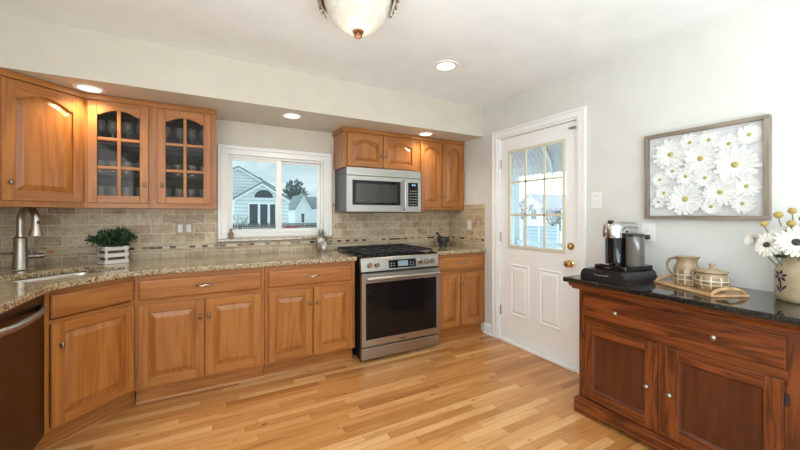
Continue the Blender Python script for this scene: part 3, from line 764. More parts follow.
MB().box(0.10, 0.72, 0.06, 0.34, 0.0, 0.012).build('underside', blk_m, mw)

# ---------------------------------------------------------------- range
rg = thing('stove', 'stainless slide-in gas range with black cooktop and oven window', 'stove', (1.100, 2.695, 0))
rg.scale = (0.972, 1, 1)
W = 0.822
MB().box(0.004, W-0.004, 0.035, 0.70, 0.025, 0.895).build('body', blk_m, rg)
for x, y in ((0.03, 0.08), (W-0.03, 0.08)): MB().lathe([(0.018, 0.0), (0.018, 0.03)], (x, y, 0), 12).build('foot', blk_m, rg)
m = MB(); m.box(0.0, W, 0.0, 0.035, 0.03, 0.128); m.build('storage_drawer', ss_m, rg, bevel=0.004)
m = MB(); z0, z1 = 0.142, 0.770
m.box(0, 0.036, -0.005, 0.033, z0, z1).box(W-0.036, W, -0.005, 0.033, z0, z1).box(0.036, W-0.036, -0.005, 0.033, z0, 0.200).box(0.036, W-0.036, -0.005, 0.033, 0.688, z1)
d = m.build('oven_door', ss_m, rg)
MB().box(0.036, W-0.036, -0.003, 0.03, 0.200, 0.688).build('door_window', blkgl_m, d)
MB().box(0.37, 0.45, -0.0062, -0.005, 0.162, 0.170).build('badge', dkgrey_m, d)
m = MB(); m.tube([(0.03, -0.048, 0.728), (W-0.03, -0.048, 0.728)], 0.017, 16)
m.box(0.04, 0.065, -0.048, -0.005, 0.720, 0.736).box(W-0.065, W-0.04, -0.048, -0.005, 0.720, 0.736); m.build('handle', ss_m, d, smooth=True)
m = MB(); m.prism([(0.005, 0.785), (0.04, 0.785), (0.07, 0.902), (0.035, 0.902), (0.022, 0.895)], 'x', 0, W); cpan = m.build('control_panel', ss_m, rg, bevel=0.003)
# tilted face: y = 0.005 + (z-0.785)*0.155
def fy(z): return 0.005 + (z-0.785)*0.155
def on_face(mb, x0, x1, z0, z1, t):
    mb.loops([[(x0, fy(z0), z0), (x1, fy(z0), z0), (x1, fy(z1), z1), (x0, fy(z1), z1)], [(x0, fy(z0)-t, z0), (x1, fy(z0)-t, z0), (x1, fy(z1)-t, z1), (x0, fy(z1)-t, z1)]])
    return mb
on_face(MB(), 0.27, 0.56, 0.800, 0.872, 0.003).build('display_panel', blkgl_m, cpan)
on_face(MB(), 0.365, 0.47, 0.814, 0.860, 0.0045).build('display', screen_m, cpan)
for xx in (0.29, 0.32, 0.495, 0.525):
    for zz in (0.818, 0.838): on_face(MB(), xx, xx+0.012, zz, zz+0.006, 0.004).build('touch_key', keys_m, cpan)
for xx in (0.078, 0.146, 0.604, 0.674, 0.744):
    k = MB(); y = fy(0.84)
    k.lathe([(0.025, 0.001), (0.025, -0.004), (0.023, -0.006), (0.021, -0.026), (0.018, -0.030), (0.0, -0.030)], (xx, y, 0.84), 24, 'y'); k.box(xx-0.005, xx+0.005, y-0.036, y-0.028, 0.822, 0.858)
    k.build('burner_knob', satin_m, cpan, smooth=True)
m = MB(); m.box(-0.008, W+0.008, 0.045, 0.735, 0.897, 0.914); m.build('cooktop', blkgl_m, rg, bevel=0.004)
for bx, by, r in ((0.17, 0.20, 0.045), (0.17, 0.52, 0.038), (0.41, 0.37, 0.05), (0.65, 0.20, 0.05), (0.65, 0.52, 0.036)):
    b = MB(); b.lathe([(r+0.012, 0.914), (r+0.010, 0.918), (r, 0.920), (r, 0.926), (r-0.006, 0.929), (0.0, 0.929)], (bx, by, 0), 24); b.build('burner', iron_m, rg, smooth=True)
for gx0, gx1 in ((0.02, 0.283), (0.287, 0.535), (0.539, 0.802)):
    gmb = MB(); y0, y1 = 0.085, 0.70; t = 0.006
    for xx in (gx0+t, gx1-t, (gx0+gx1)/2): gmb.box(xx-t, xx+t, y0, y1, 0.932, 0.947)
    for yy in (y0+t, y1-t, (y0+y1)/2, y0+0.15, y1-0.15): gmb.box(gx0, gx1, yy-t, yy+t, 0.932, 0.947)
    for xx in (gx0+t, gx1-t):
        for yy in (y0+t, y1-t): gmb.box(xx-t, xx+t, yy-t, yy+t, 0.914, 0.932)
    gmb.build('grate', iron_m, rg, bevel=0.002)

# ---------------------------------------------------------------- sideboard
SB_Y = 1.385
sb = thing('sideboard', 'red-brown oak sideboard with black stone top by the door', 'sideboard', (2.085, SB_Y, 0), -PI/2)
L = 1.05; DP = 0.475
m = MB().box(0, L, 0, DP, 0.075, 0.80)
for a, b in ((0.105, 0.125), (0.585, 0.640), (0.768, 0.798)): m.box(0.038, 0.918, -0.0015, 0.0, a, b, 1)
m.build('body', RED, sb)
# plinth with a scalloped lower edge
pl = [(-0.02, 0.0), (0.13, 0.0), (0.15, 0.012)]
for i in range(9): pl.append((0.17 + 0.75*i/8 - 0.0, 0.03 + (0.006 if 0 < i < 8 else 0)))
pl += [(0.94, 0.012), (0.96, 0.0), (L+0.02, 0.0), (L+0.02, 0.092), (-0.02, 0.092)]
m = MB(); m.prism(pl, 'y', -0.03, 0.0, 1); m.box(-0.02, 0.0, 0.0, DP, 0.0, 0.092, 1).box(L, L+0.02, 0.0, DP, 0.0, 0.092, 1)
m.box(-0.012, L+0.012, -0.018, 0.0, 0.092, 0.104, 1)
m.build('plinth', RED, sb, bevel=0.004)
m = MB(); prof = [(0.0, 0.795), (-0.012, 0.795), (-0.016, 0.805), (-0.04, 0.815), (-0.046, 0.822), (-0.05, 0.842), (0.0, 0.842)]
m.prism(prof, 'x', -0.045, L+0.04, 1); m.box(-0.045, 0.0, 0.0, DP, 0.815, 0.842, 1).box(0.0, L, 0.0, DP, 0.80, 0.842, 1)
m.build('top_moulding', RED, sb)
m = MB(); m.box(-0.058, L+0.05, -0.088, DP+0.012, 0.842, 0.872); m.build('stone_top', black_m, sb, bevel=0.006, seg=3)
sb_knob_m = plain('knob_pewter_light', (0.36, 0.32, 0.27), 0.3, 1.0)
def round_knob(parent, x, z, y=-0.02):
    k = MB(); k.lathe([(0.008, y), (0.006, y-0.006), (0.006, y-0.014), (0.012, y-0.018), (0.013, y-0.022), (0.009, y-0.026), (0, y-0.028)], (x, 0, z), 18, 'y')
    return k.build('knob', sb_knob_m, parent, smooth=True)
m = MB()
def LL(o, y): return [(0.04+o, y, 0.637+o), (0.915-o, y, 0.637+o), (0.915-o, y, 0.772-o), (0.04+o, y, 0.772-o)]
m.loops([LL(0, 0), LL(0, -0.018), LL(0.003, -0.020)]); dr = m.build('drawer', red_h, sb)
round_knob(dr, 0.244, 0.70); round_knob(dr, 0.689, 0.70)
for x0, x1, kx in ((0.04, 0.45, 0.407), (0.488, 0.910, 0.513)):
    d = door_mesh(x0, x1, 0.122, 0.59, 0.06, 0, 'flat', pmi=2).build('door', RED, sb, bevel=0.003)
    round_knob(d, kx, 0.347)
for hx in (0.033, 0.917):
    for hz in (0.20, 0.51): MB().box(hx-0.004, hx+0.006, -0.016, 0.0, hz-0.022, hz+0.022).build('hinge', iron_m, sb)

# ================================================================== things on the counters
TOPZ = 0.872
# coffee machine
st = thing('pod_drawer', 'black coffee pod drawer stand under the coffee machine', 'pod drawer', (2.245, 1.225, TOPZ), -PI/2)
m = MB(); pts = [(-0.135, 0.0), (0.135, 0.0), (0.135, 0.03), (0.128, 0.05), (0.112, 0.066), (-0.112, 0.066), (-0.128, 0.05), (-0.135, 0.03)]
m.prism(pts, 'y', -0.185, 0.165); m.build('shell', blk_m, st, smooth=True, angle=35)
m = MB(); pts = [(-0.128, 0.006), (0.128, 0.006), (0.128, 0.03), (0.121, 0.048), (0.108, 0.060), (-0.108, 0.060), (-0.121, 0.048), (-0.128, 0.03)]
m.prism(pts, 'y', -0.192, -0.185); d = m.build('drawer', blk_m, st)
MB().tube([(-0.045, -0.193, 0.04), (-0.02, -0.198, 0.036), (0.02, -0.198, 0.036), (0.045, -0.193, 0.04)], 0.0025, 8).build('drawer_pull', chrome_m, d, smooth=True)
cm = thing('coffee_machine', 'black coffee machine with chrome dome head and water tank', 'coffee machine', (2.265, 1.215, TOPZ+0.066), -PI/2)
# local x -> world -Y, local -y -> world -X (towards the room)
m = MB(); m.prism(round_poly([(-0.095, -0.155), (0.10, -0.155), (0.125, 0.12), (-0.10, 0.12)], [0.03]*4), 'z', 0, 0.028); m.build('base', blkgl_m, cm, bevel=0.004)
MB().box(-0.02, 0.015, -0.1565, -0.155, 0.011, 0.017).build('badge', satin_m, cm)
m = MB(); m.lathe([(0.055, 0.028), (0.055, 0.20), (0.05, 0.205), (0, 0.205)], (-0.03, -0.02, 0), 28); m.build('column', blkgl_m, cm, smooth=True)
m = MB(); m.box(-0.06, 0.0, -0.15, -0.02, 0.028, 0.038); m.build('drip_tray', chrome_m, cm, bevel=0.004)
m = MB(); m.tube([(-0.055, -0.075, 0.04), (-0.055, -0.075, 0.19)], 0.008, 10).tube([(-0.005, -0.075, 0.04), (-0.005, -0.075, 0.19)], 0.008, 10); m.build('cup_guard', blk_m, cm, smooth=True)
m = MB()
dome = [(0.062, 0.195), (0.064, 0.215), (0.064, 0.24), (0.060, 0.27), (0.044, 0.288), (0.02, 0.298), (0, 0.30)]
m.lathe(dome, (-0.03, -0.04, 0), 32); m.build('brew_head', chrome_m, cm, smooth=True)
m = MB(); m.tube([(-0.03, -0.03, 0.25), (-0.01, 0.06, 0.25), (0.01, 0.11, 0.25)], [0.05, 0.045, 0.038], 20); m.build('head_arm', chrome_m, cm, smooth=True)
m = MB(); m.lathe([(0.018, 0.291), (0.016, 0.303), (0, 0.304)], (-0.03, -0.075, 0), 16); m.build('brew_button', blk_m, cm, smooth=True)
tank_m = plain('smoked_tank', (0.13, 0.115, 0.105), 0.12, coat=0.4)
m = MB(); m.lathe([(0.048, 0.028), (0.050, 0.035), (0.050, 0.205)], (0.073, 0.0, 0), 28); tk = m.build('water_tank', tank_m, cm, smooth=True)
m = MB(); m.lathe([(0.052, 0.204), (0.052, 0.216), (0.046, 0.222), (0, 0.222)], (0.073, 0.0, 0), 28); m.build('tank_lid', blk_m, tk, smooth=True)
m = MB(); m.tube([(0.0, 0.262, 0.188), (0.0, 0.245, 0.165), (0.0, 0.235, 0.08), (0.0, 0.205, 0.015), (0.0, 0.16, 0.006), (0.0, 0.11, 0.012)], 0.003, 8); m.build('power_cord', blk_m, cm, smooth=True)

# wall plates
def plate(name, label, cat, loc, rz, w, h, mat, group=None):
    t = thing(name, label, cat, loc, rz, group)
    MB().box(-w/2, w/2, -0.006, 0, -h/2, h/2).build('cover_plate', mat, t, bevel=0.003)
    return t
def socket(t, x, z, mat):
    yb = -0.0105 if mat is white_m and x else -0.0085
    m = MB(); m.prism(round_poly([(x-0.017, z-0.014), (x+0.017, z-0.014), (x+0.017, z+0.014), (x-0.017, z+0.014)], [0.008]*4), 'y', yb, -0.006)
    s = m.build('receptacle', mat, t)
    MB().box(x-0.007, x-0.0055, yb-0.0003, yb, z-0.003, z+0.005).box(x+0.0055, x+0.007, yb-0.0003, yb, z-0.003, z+0.005).box(x-0.002, x+0.002, yb-0.0003, yb, z-0.010, z-0.007).build('slot', blk_m, s)
p = plate('wall_outlet', 'tan double plate with rocker switch and outlet on tile left of window', 'switch plate', (-0.226, BY-0.0085, 1.16), 0, 0.122, 0.125, beige_m)
MB().box(-0.048, -0.014, -0.010, -0.006, -0.034, 0.034).build('rocker', white_m, p, bevel=0.002)
MB().box(0.014, 0.048, -0.0085, -0.006, -0.034, 0.034).build('outlet_insert', ivory_m, p)
socket(p, 0.031, 0.018, white_m); socket(p, 0.031, -0.018, white_m)
p = plate('wall_outlet', 'beige outlet plate on the tile above the short countertop', 'outlet', (RX-0.0085, 3.045, 1.16), -PI/2, 0.075, 0.12, ivory_m)
socket(p, 0, 0.02, white_m); socket(p, 0, -0.02, white_m)
p = plate('light_switch', 'white toggle light switch on wall beside the door', 'light switch', (RX-0.0005, 1.571, 1.385), -PI/2, 0.078, 0.122, white_m)
MB().box(-0.005, 0.005, -0.016, -0.006, -0.004, 0.014).build('toggle', white_m, p)
m = MB()
for z in (-0.03, 0.03): m.lathe([(0.003, -0.006), (0.003, -0.007)], (0, 0, z), 8, 'y')
m.build('screw', pewter_m, p)
p = plate('wall_outlet', 'white outlet plate on painted wall behind the coffee machine', 'outlet', (RX-0.0005, 1.215, 1.155), -PI/2, 0.085, 0.128, white_m)
socket(p, 0, 0.024, white_m); socket(p, 0, -0.024, white_m)
tag(MB().box(RX-0.045, RX-0.0095, 1.197, 1.233, 1.112, 1.142).build('power_plug', blk_m, bevel=0.005), 'black power plug in the outlet behind the coffee machine', 'plug')

# wooden tray
tr = thing('serving_tray', 'pale wooden tray with arched end handles', 'tray', (2.300, 0.850, TOPZ), -math.radians(62.3+56))
tr.rotation_euler = (0, 0, math.atan2(-0.886, -0.466))
TL, TW = 0.375, 0.19
m = MB(); m.box(-TL/2, TL/2, -TW/2, TW/2, 0, 0.012); m.build('board', tray_w, tr, bevel=0.003)
for sx in (-1, 1):
    xx = sx*(TL/2-0.012); pts = []
    for i in range(13):
        a = PI*i/12; pts.append((xx, -math.cos(a)*(TW/2-0.012), 0.008 + 0.032*math.sin(a)))
    MB().tube(pts, 0.0085, 10, flat=1.0).build('end_handle', tray_w, tr, smooth=True)

def squares_band(m, r_of, c, z0, z1, nx, nz, mi_line, mi_mot):
    pass
def pattern_on(parent, prof_r, zlist, nx, name):
    """grid of cream lines and small brown motifs lying on a turned body"""
    m = MB()
    def P(a, z, d): r = prof_r(z)+d; return (r*math.cos(a), r*math.sin(a), z)
    def patch(a0, a1, z0, z1, d, mi, na=3):
        nz_ = 4
        rows = [[P(a0+(a1-a0)*i/na, z0+(z1-z0)*j/nz_, d) for i in range(na+1)] for j in range(nz_+1)]
        V = [[m.bm.verts.new(p) for p in r] for r in rows]
        for j in range(nz_):
            for i in range(na): m.bm.faces.new((V[j][i], V[j][i+1], V[j+1][i+1], V[j+1][i])).material_index = mi
    for k in range(nx):
        a = 2*PI*k/nx; patch(a-0.035, a+0.035, zlist[0], zlist[-1], 0.0012, 0)
    for z in zlist[1:-1]:
        for k in range(nx): patch(2*PI*k/nx, 2*PI*(k+1)/nx, z-0.002, z+0.002, 0.0012, 0, 5)
    for j in range(len(zlist)-1):
        zc = (zlist[j]+zlist[j+1])/2; h = (zlist[j+1]-zlist[j])
        for k in range(nx):
            if (j+k) % 2: continue
            ac = 2*PI*(k+0.5)/nx; da = 2*PI/nx
            for u, v in ((-0.2, -0.2), (0.2, -0.2), (-0.2, 0.2), (0.2, 0.2), (0, 0)):
                patch(ac+u*da-0.10*da, ac+u*da+0.10*da, zc+v*h-0.09*h, zc+v*h+0.09*h, 0.0012, 1, 1)
    return m.build(name, [potline_m, potdk_m], parent)
def interp(prof):
    def f(z):
        for (r0, a), (r1, b) in zip(prof, prof[1:]):
            if a <= z <= b and b > a: return r0+(r1-r0)*(z-a)/(b-a)
        return prof[-1][0]
    return f
pt = thing('pitcher', 'tan stoneware pitcher with loop handle on the tray', 'pitcher', (2.318, 0.902, TOPZ+0.012), math.radians(-100))
po = [(0.050, 0.0), (0.056, 0.006), (0.058, 0.05), (0.059, 0.09), (0.055, 0.105), (0.047, 0.118), (0.044, 0.13), (0.047, 0.148), (0.052, 0.158)]
m = MB()
n = 36; rings = []
for (r, z) in po + [(0.049, 0.158), (0.043, 0.145), (0.040, 0.13), (0.050, 0.09), (0.05, 0.02)]:
    ring = []
    for k in range(n):
        a = 2*PI*k/n; q = 1.0
        if z > 0.12: q += 0.28*max(0, (z-0.12)/0.038)*max(0, math.cos(a))**8
        ring.append((r*q*math.cos(a), r*q*math.sin(a), z + (0.006*max(0, math.cos(a))**8 if z > 0.14 else 0)))
    rings.append(ring)
m.loops(rings); m.build('body', pot_m, pt, smooth=True, angle=60)
pattern_on(pt, interp(po), [0.010, 0.036, 0.062, 0.088], 11, 'glaze_pattern')
pts = [(-0.045, 0, 0.140), (-0.065, 0, 0.145), (-0.090, 0, 0.135), (-0.102, 0, 0.11), (-0.098, 0, 0.08), (-0.08, 0, 0.055), (-0.056, 0, 0.042)]
MB().tube(pts, 0.006, 10, flat=1.2).build('handle', pot_m, pt, smooth=True)
sg = thing('sugar_bowl', 'round tan stoneware lidded bowl on the tray', 'lidded bowl', (2.258, 0.772, TOPZ+0.012))
sg.scale = (1.06, 1.06, 1.04)
so = [(0.042, 0.0), (0.048, 0.006), (0.062, 0.03), (0.067, 0.05), (0.064, 0.07), (0.055, 0.085), (0.052, 0.09)]
m = MB(); m.lathe(so, n=36); m.build('body', pot_m, sg, smooth=True)
pattern_on(sg, interp(so), [0.014, 0.034, 0.054, 0.074], 11, 'glaze_pattern')
m = MB(); m.lathe([(0.058, 0.090), (0.063, 0.094), (0.060, 0.099), (0.035, 0.108), (0.012, 0.112), (0.008, 0.118), (0.013, 0.128), (0.012, 0.134), (0.0, 0.136)], n=32); m.build('lid', pot_m, sg, smooth=True)

# crock with flowers
VC = (2.40, 0.488)
cr = thing('flower_crock', 'sand-coloured stoneware crock with dark blue painted flower at right edge', 'vase', (*VC, TOPZ))
co = [(0.082, 0.0), (0.091, 0.008), (0.094, 0.03), (0.095, 0.13), (0.091, 0.155), (0.078, 0.178), (0.072, 0.192), (0.073, 0.205), (0.079, 0.216)]
m = MB(); m.lathe(co + [(0.074, 0.217), (0.067, 0.205), (0.066, 0.19), (0.08, 0.15), (0.08, 0.02)], n=40); m.build('body', crock_m, cr, smooth=True, angle=60)
cf = interp(co)
m = MB()
def blob(u, z, w, h, rot=0):
    """dab of glaze on the crock, u in metres round the body"""
    c = Vector((0, 0)); ring = []
    for k in range(12):
        a = 2*PI*k/12; p = (w*math.cos(a), h*math.sin(a))
        q = (p[0]*math.cos(rot)-p[1]*math.sin(rot), p[0]*math.sin(rot)+p[1]*math.cos(rot))
        zz = z+q[1]; r = cf(zz)+0.001; an = ang0 + (u+q[0])/0.091
        ring.append((r*math.cos(an), r*math.sin(an), zz))
    m.face(ring)
ang0 = math.atan2(-VC[1], -VC[0]) - 0.85
for k in range(6):
    a = 2*PI*k/6+0.3; blob(0.018*math.cos(a), 0.118+0.018*math.sin(a), 0.011, 0.006, a)
for z in (0.09, 0.078, 0.066): blob(0.002, z, 0.004, 0.008, 0.1)
blob(-0.012, 0.062, 0.014, 0.005, -0.8); blob(0.016, 0.066, 0.016, 0.005, 0.9); blob(-0.002, 0.05, 0.01, 0.004, -0.5)
m.build('painted_flower', blue_m, cr)

def orient(d):
    return Vector((0, 0, 1)).rotation_difference(Vector(d).normalized()).to_matrix().to_4x4()
def gerbera(label, head, face, r, dark=True, closed=0.0):
    t = thing('gerbera', label, 'flower', (VC[0]+0.6*(head[0]-VC[0])*0.3, VC[1]+0.6*(head[1]-VC[1])*0.3, TOPZ+0.05), group='white flowers in the crock')
    base = Vector(t.location); Mx = Matrix.Translation(Vector(head)-base) @ orient(face)
    m = MB()
    for ly, (n_, rr_, up) in enumerate(((20, 1.0, 0.05), (16, 0.8, 0.16))):
        for k in range(n_):
            a = 2*PI*(k+0.5*ly)/n_ + random.uniform(-0.06, 0.06); L_ = r*rr_*random.uniform(0.9, 1.05); w_ = r*0.115
            lift = r*(up + closed*0.9 + random.uniform(-0.06, 0.06))
            ca, sa = math.cos(a), math.sin(a)
            def Q(d, s, z): return (d*ca - s*sa, d*sa + s*ca, z)
            ws = [0.35, 0.9, 1.0, 0.45]; ds = [0.18, 0.5, 0.8, 1.0]; zs = [0, 0.5, 0.85, 0.8]
            A_ = [m.bm.verts.new(Q(L_*d*(1-closed*0.5), -w_*w2, lift*z2)) for d, w2, z2 in zip(ds, ws, zs)]
            B_ = [m.bm.verts.new(Q(L_*d*(1-closed*0.5), 0, lift*z2-0.002)) for d, w2, z2 in zip(ds, ws, zs)]
            C_ = [m.bm.verts.new(Q(L_*d*(1-closed*0.5), w_*w2, lift*z2)) for d, w2, z2 in zip(ds, ws, zs)]
            for i in range(3):
                m.bm.faces.new((A_[i], A_[i+1], B_[i+1], B_[i])); m.bm.faces.new((B_[i], B_[i+1], C_[i+1], C_[i]))
    m.build('petals', petal_m, t, smooth=True, angle=80, M=Mx)
    if dark:
        MB().ball((0, 0, 0.003), r*0.22, 14, 7, sz=0.5).build('flower_center', darkc_m, t, smooth=True, M=Mx)
    hb = Vector(head)-base - Vector(face).normalized()*0.006
    mid = hb*0.5 + Vector((0, 0, 0.03))
    MB().tube([(0, 0, 0), tuple(mid*0.6), tuple(hb*0.85 + Vector((0, 0, -0.004))), tuple(hb)], 0.003, 8).build('stem', stem_m, t, smooth=True)
    return t
TC = Vector((0, 0, 1.275))
def toward(p, w=1.0, up=0.0, y=0.0): d = (TC-Vector(p)).normalized()*w; return (d.x, d.y+y, d.z+up)
g1 = (2.29, 0.487, 1.153); gerbera('large white gerbera with dark centre facing the room, at the crock front', g1, toward(g1, 1, 0.1), 0.072)
g2 = (2.29, 0.580, 1.134); gerbera('white gerbera with dark centre drooping over the crock left side', g2, toward(g2, 1, 0.25, 0.5), 0.060)
g3 = (2.30, 0.628, 1.150); gerbera('small half-closed white flower leftmost of the bunch', g3, (-0.75, 0.55, 0.35), 0.050, False, 0.3)
g4 = (2.335, 0.545, 1.192); gerbera('white flower without visible centre at the top left of the bunch', g4, (-0.4, 0.35, 0.75), 0.055, False, 0.15)
g5 = (2.37, 0.485, 1.205); gerbera('white flower topmost of the bunch above the large gerbera', g5, (-0.5, 0.0, 0.8), 0.056, False, 0.1)
def billy(label, p, r):
    t = thing('billy_button', label, 'flower', (VC[0]-0.01, VC[1]+0.01, TOPZ+0.06), group='yellow ball flowers in the crock')
    base = Vector(t.location); h = Vector(p)-base
    m = MB(); m.ball(tuple(h), r, 16, 12, sz=0.9)
    for v in m.bm.verts: v.co += (v.co-h).normalized()*random.uniform(-0.0012, 0.0012)
    m.build('bloom', yellow_m, t)
    MB().tube([(0, 0, 0), tuple(h*0.5+Vector((0, 0, 0.02))), tuple(h-Vector((0, 0, r*0.8)))], 0.0022, 7).build('stem', stem_m, t, smooth=True)
billy('yellow ball flower furthest left and lowest', (2.33, 0.600, 1.232), 0.0145)
billy('tall yellow ball flower second from the left', (2.36, 0.560, 1.276), 0.0175)
billy('topmost yellow ball flower of the bunch', (2.38, 0.520, 1.295), 0.016)
billy('yellow ball flower low in the middle just above the white petals', (2.33, 0.512, 1.236), 0.016)
billy('yellow ball flower furthest right at the photo edge', (2.40, 0.488, 1.258), 0.016)
lf = thing('leaf_sprig', 'dark green leaves hanging over the crock rim', 'leaves', (VC[0]-0.03, VC[1]+0.03, TOPZ+0.15))
m = MB()
for dx, dy, dz in ((-0.085, 0.035, 0.055), (-0.08, 0.02, 0.065), (-0.07, 0.05, 0.06)):
    a, b = Vector((0, 0, 0.05)), Vector((dx, dy, dz)); s = (b-a).cross(Vector((0, 0, 1))).normalized()*0.012
    q = a.lerp(b, 0.55)+Vector((0, 0, 0.012))
    m.face([tuple(a), tuple(q+s), tuple(b), tuple(q-s)])
m.build('leaf', leaf_m, lf)

# picture of paper daisies
pc = thing('picture_frame', 'framed white paper daisy relief in grey wood frame on wall', 'picture')
PY0, PY1, PZ0, PZ1 = 0.634, 1.222, 1.248, 1.803; fw = 0.022
m = MB(); m.box(RX-0.040, RX-0.002, PY0, PY1, PZ0, PZ0+fw, 0).box(RX-0.040, RX-0.002, PY0, PY1, PZ1-fw, PZ1, 0).box(RX-0.040, RX-0.002, PY0, PY0+fw, PZ0+fw, PZ1-fw, 1).box(RX-0.040, RX-0.002, PY1-fw, PY1, PZ0+fw, PZ1-fw, 1)
m.build('frame', [grey_w, grey_wv], pc, bevel=0.0015)
MB().box(RX-0.012, RX-0.004, PY0+fw, PY1-fw, PZ0+fw, PZ1-fw).build('mount_board', mount_m, pc)
fl = [(1.078,1.66,.092),(0.926,1.613,.090),(0.772,1.556,.10),(1.0,1.374,.098),(0.835,1.406,.078),(0.978,1.718,.055),(0.887,1.717,.056),(0.798,1.678,.054),(0.715,1.712,.054),(1.068,1.553,.048),(1.135,1.505,.052),(0.998,1.513,.056),(0.904,1.496,.054),(0.724,1.433,.056),(0.74,1.338,.052),(0.875,1.325,.050),(1.113,1.417,.048),(1.142,1.36,.04)]
for i, (yy, zz, r) in enumerate(fl):
    d0 = 0.013 + (0.007 if r > 0.07 else 0.001) + 0.0006*i
    d0 = min(d0, 0.024)
    m = MB(); n_ = 19 if r > 0.07 else 15; r *= 1.13
    for ly in range(2):
        for k in range(n_):
            a = 2*PI*(k+0.5*ly)/n_ + random.uniform(-0.05, 0.05); Lp = r*(1.0 - 0.22*ly)*random.uniform(0.88, 1.06); wp = r*PI/n_*(0.74 - 0.16*ly)
            Lp = min(Lp, 0.2)
            ca, sa = math.cos(a), math.sin(a)
            def Q(d, s, h): 
                y = yy + d*ca - s*sa; z = zz + d*sa + s*ca
                y = max(PY0+fw+0.003, min(PY1-fw-0.003, y)); z = max(PZ0+fw+0.003, min(PZ1-fw-0.003, z))
                return (RX - d0 - h - 0.003*ly, y, z)
            up = r*0.10*random.uniform(0.2, 1.4)
            A_ = [Q(0.12*Lp, -wp*0.3, 0), Q(0.65*Lp, -wp, up*0.6), Q(0.95*Lp, -wp*0.85, up), Q(0.90*Lp, -wp*0.3, up)]
            B_ = [Q(0.12*Lp, 0, -0.0), Q(0.65*Lp, 0, up*0.6-0.0018), Q(1.0*Lp, 0, up-0.001)]
            C_ = [Q(0.12*Lp, wp*0.3, 0), Q(0.65*Lp, wp, up*0.6), Q(0.95*Lp, wp*0.85, up), Q(0.90*Lp, wp*0.3, up)]
            V = lambda L_: [m.bm.verts.new(p) for p in L_]
            a_, b_, c_ = V(A_), V(B_), V(C_)
            m.bm.faces.new((a_[0], a_[1], b_[1], b_[0])); m.bm.faces.new((b_[0], b_[1], c_[1], c_[0]))
            m.bm.faces.new((a_[1], a_[2], a_[3], b_[2], b_[1])); m.bm.faces.new((b_[1], b_[2], c_[3], c_[2], c_[1]))
    f = m.build('paper_flower', paper_m, pc)
    MB().ball((RX-d0-0.005, yy, zz), r*0.13+0.002, 12, 6, sx=0.4).build('flower_center', olive_m, f, smooth=True)

# plant in crate
pl = thing('potted_plant', 'leafy green plant in white slatted crate on the counter', 'plant', (-0.667, 3.268, 0.914), math.radians(32))
pl.scale = (0.74, 0.74, 0.84)
cw, cd, ch = 0.20, 0.15, 0.155
m = MB()
for z in (0.002, 0.060, 0.118):
    m.box(-cw/2, cw/2, -cd/2-0.008, -cd/2, z, z+0.034).box(-cw/2, cw/2, cd/2, cd/2+0.008, z, z+0.034).box(-cw/2, -cw/2+0.008, -cd/2, cd/2, z, z+0.034).box(cw/2-0.008, cw/2, -cd/2, cd/2, z, z+0.034)
for sx in (-1, 1):
    for sy in (-1, 1): m.box(sx*(cw/2-0.018)-0.010, sx*(cw/2-0.018)+0.010, sy*(cd/2-0.006)-0.006, sy*(cd/2-0.006)+0.006, 0.002, 0.152)
m.build('crate', crate_m, pl, bevel=0.001)
MB().box(-cw/2+0.012, cw/2-0.012, -cd/2+0.014, cd/2-0.014, 0.004, 0.135).build('liner', soil_m, pl)
MB().tube([(-0.035, -cd/2-0.009, 0.142), (-0.03, -cd/2-0.016, 0.148), (0.03, -cd/2-0.016, 0.148), (0.035, -cd/2-0.009, 0.142)], 0.0022, 6).build('wire_handle', pewter_m, pl)
def foliage(mb, c, ax, count, size, mats=2, droop=0.3):
    for i in range(count):
        u = random.uniform(-1, 1); a = random.uniform(0, 2*PI); rr_ = random.random()**0.45
        s = math.sqrt(1-u*u)
        p = Vector((c[0]+ax[0]*rr_*s*math.cos(a), c[1]+ax[1]*rr_*s*math.sin(a), c[2]+ax[2]*rr_*u))
        d = Vector((math.cos(a)*s, math.sin(a)*s, 0.5+0.6*u)) + Vector((random.uniform(-.6, .6), random.uniform(-.6, .6), random.uniform(-.5, .6)))
        d.normalize(); w = d.cross(Vector((random.uniform(-1, 1), random.uniform(-1, 1), 1))).normalized()*size*random.uniform(0.22, 0.34); L_ = size*random.uniform(0.7, 1.3)
        nrm = d.cross(w).normalized()*size*0.08
        m_ = p + d*L_*0.5
        f = mb.face([tuple(p), tuple(m_+w+nrm), tuple(p+d*L_), tuple(m_-w+nrm)], random.randrange(mats))
m = MB()
foliage(m, (0, 0, 0.205), (0.15, 0.11, 0.085), 700, 0.034)
for cx_, cy_, cz_ in ((-0.16, -0.02, 0.215), (0.15, 0.02, 0.22), (-0.02, -0.09, 0.20), (0.07, 0.0, 0.27)): foliage(m, (cx_, cy_, cz_), (0.06, 0.05, 0.035), 110, 0.03)
m.build('foliage', [leaf_m, leaf2_m], pl)
m = MB()
for k in range(8):
    a = 2*PI*k/8; m.tube([(0.02*math.cos(a), 0.015*math.sin(a), 0.13), (0.09*math.cos(a), 0.06*math.sin(a), 0.22)], 0.002, 5)
m.build('stems', stem_m, pl)

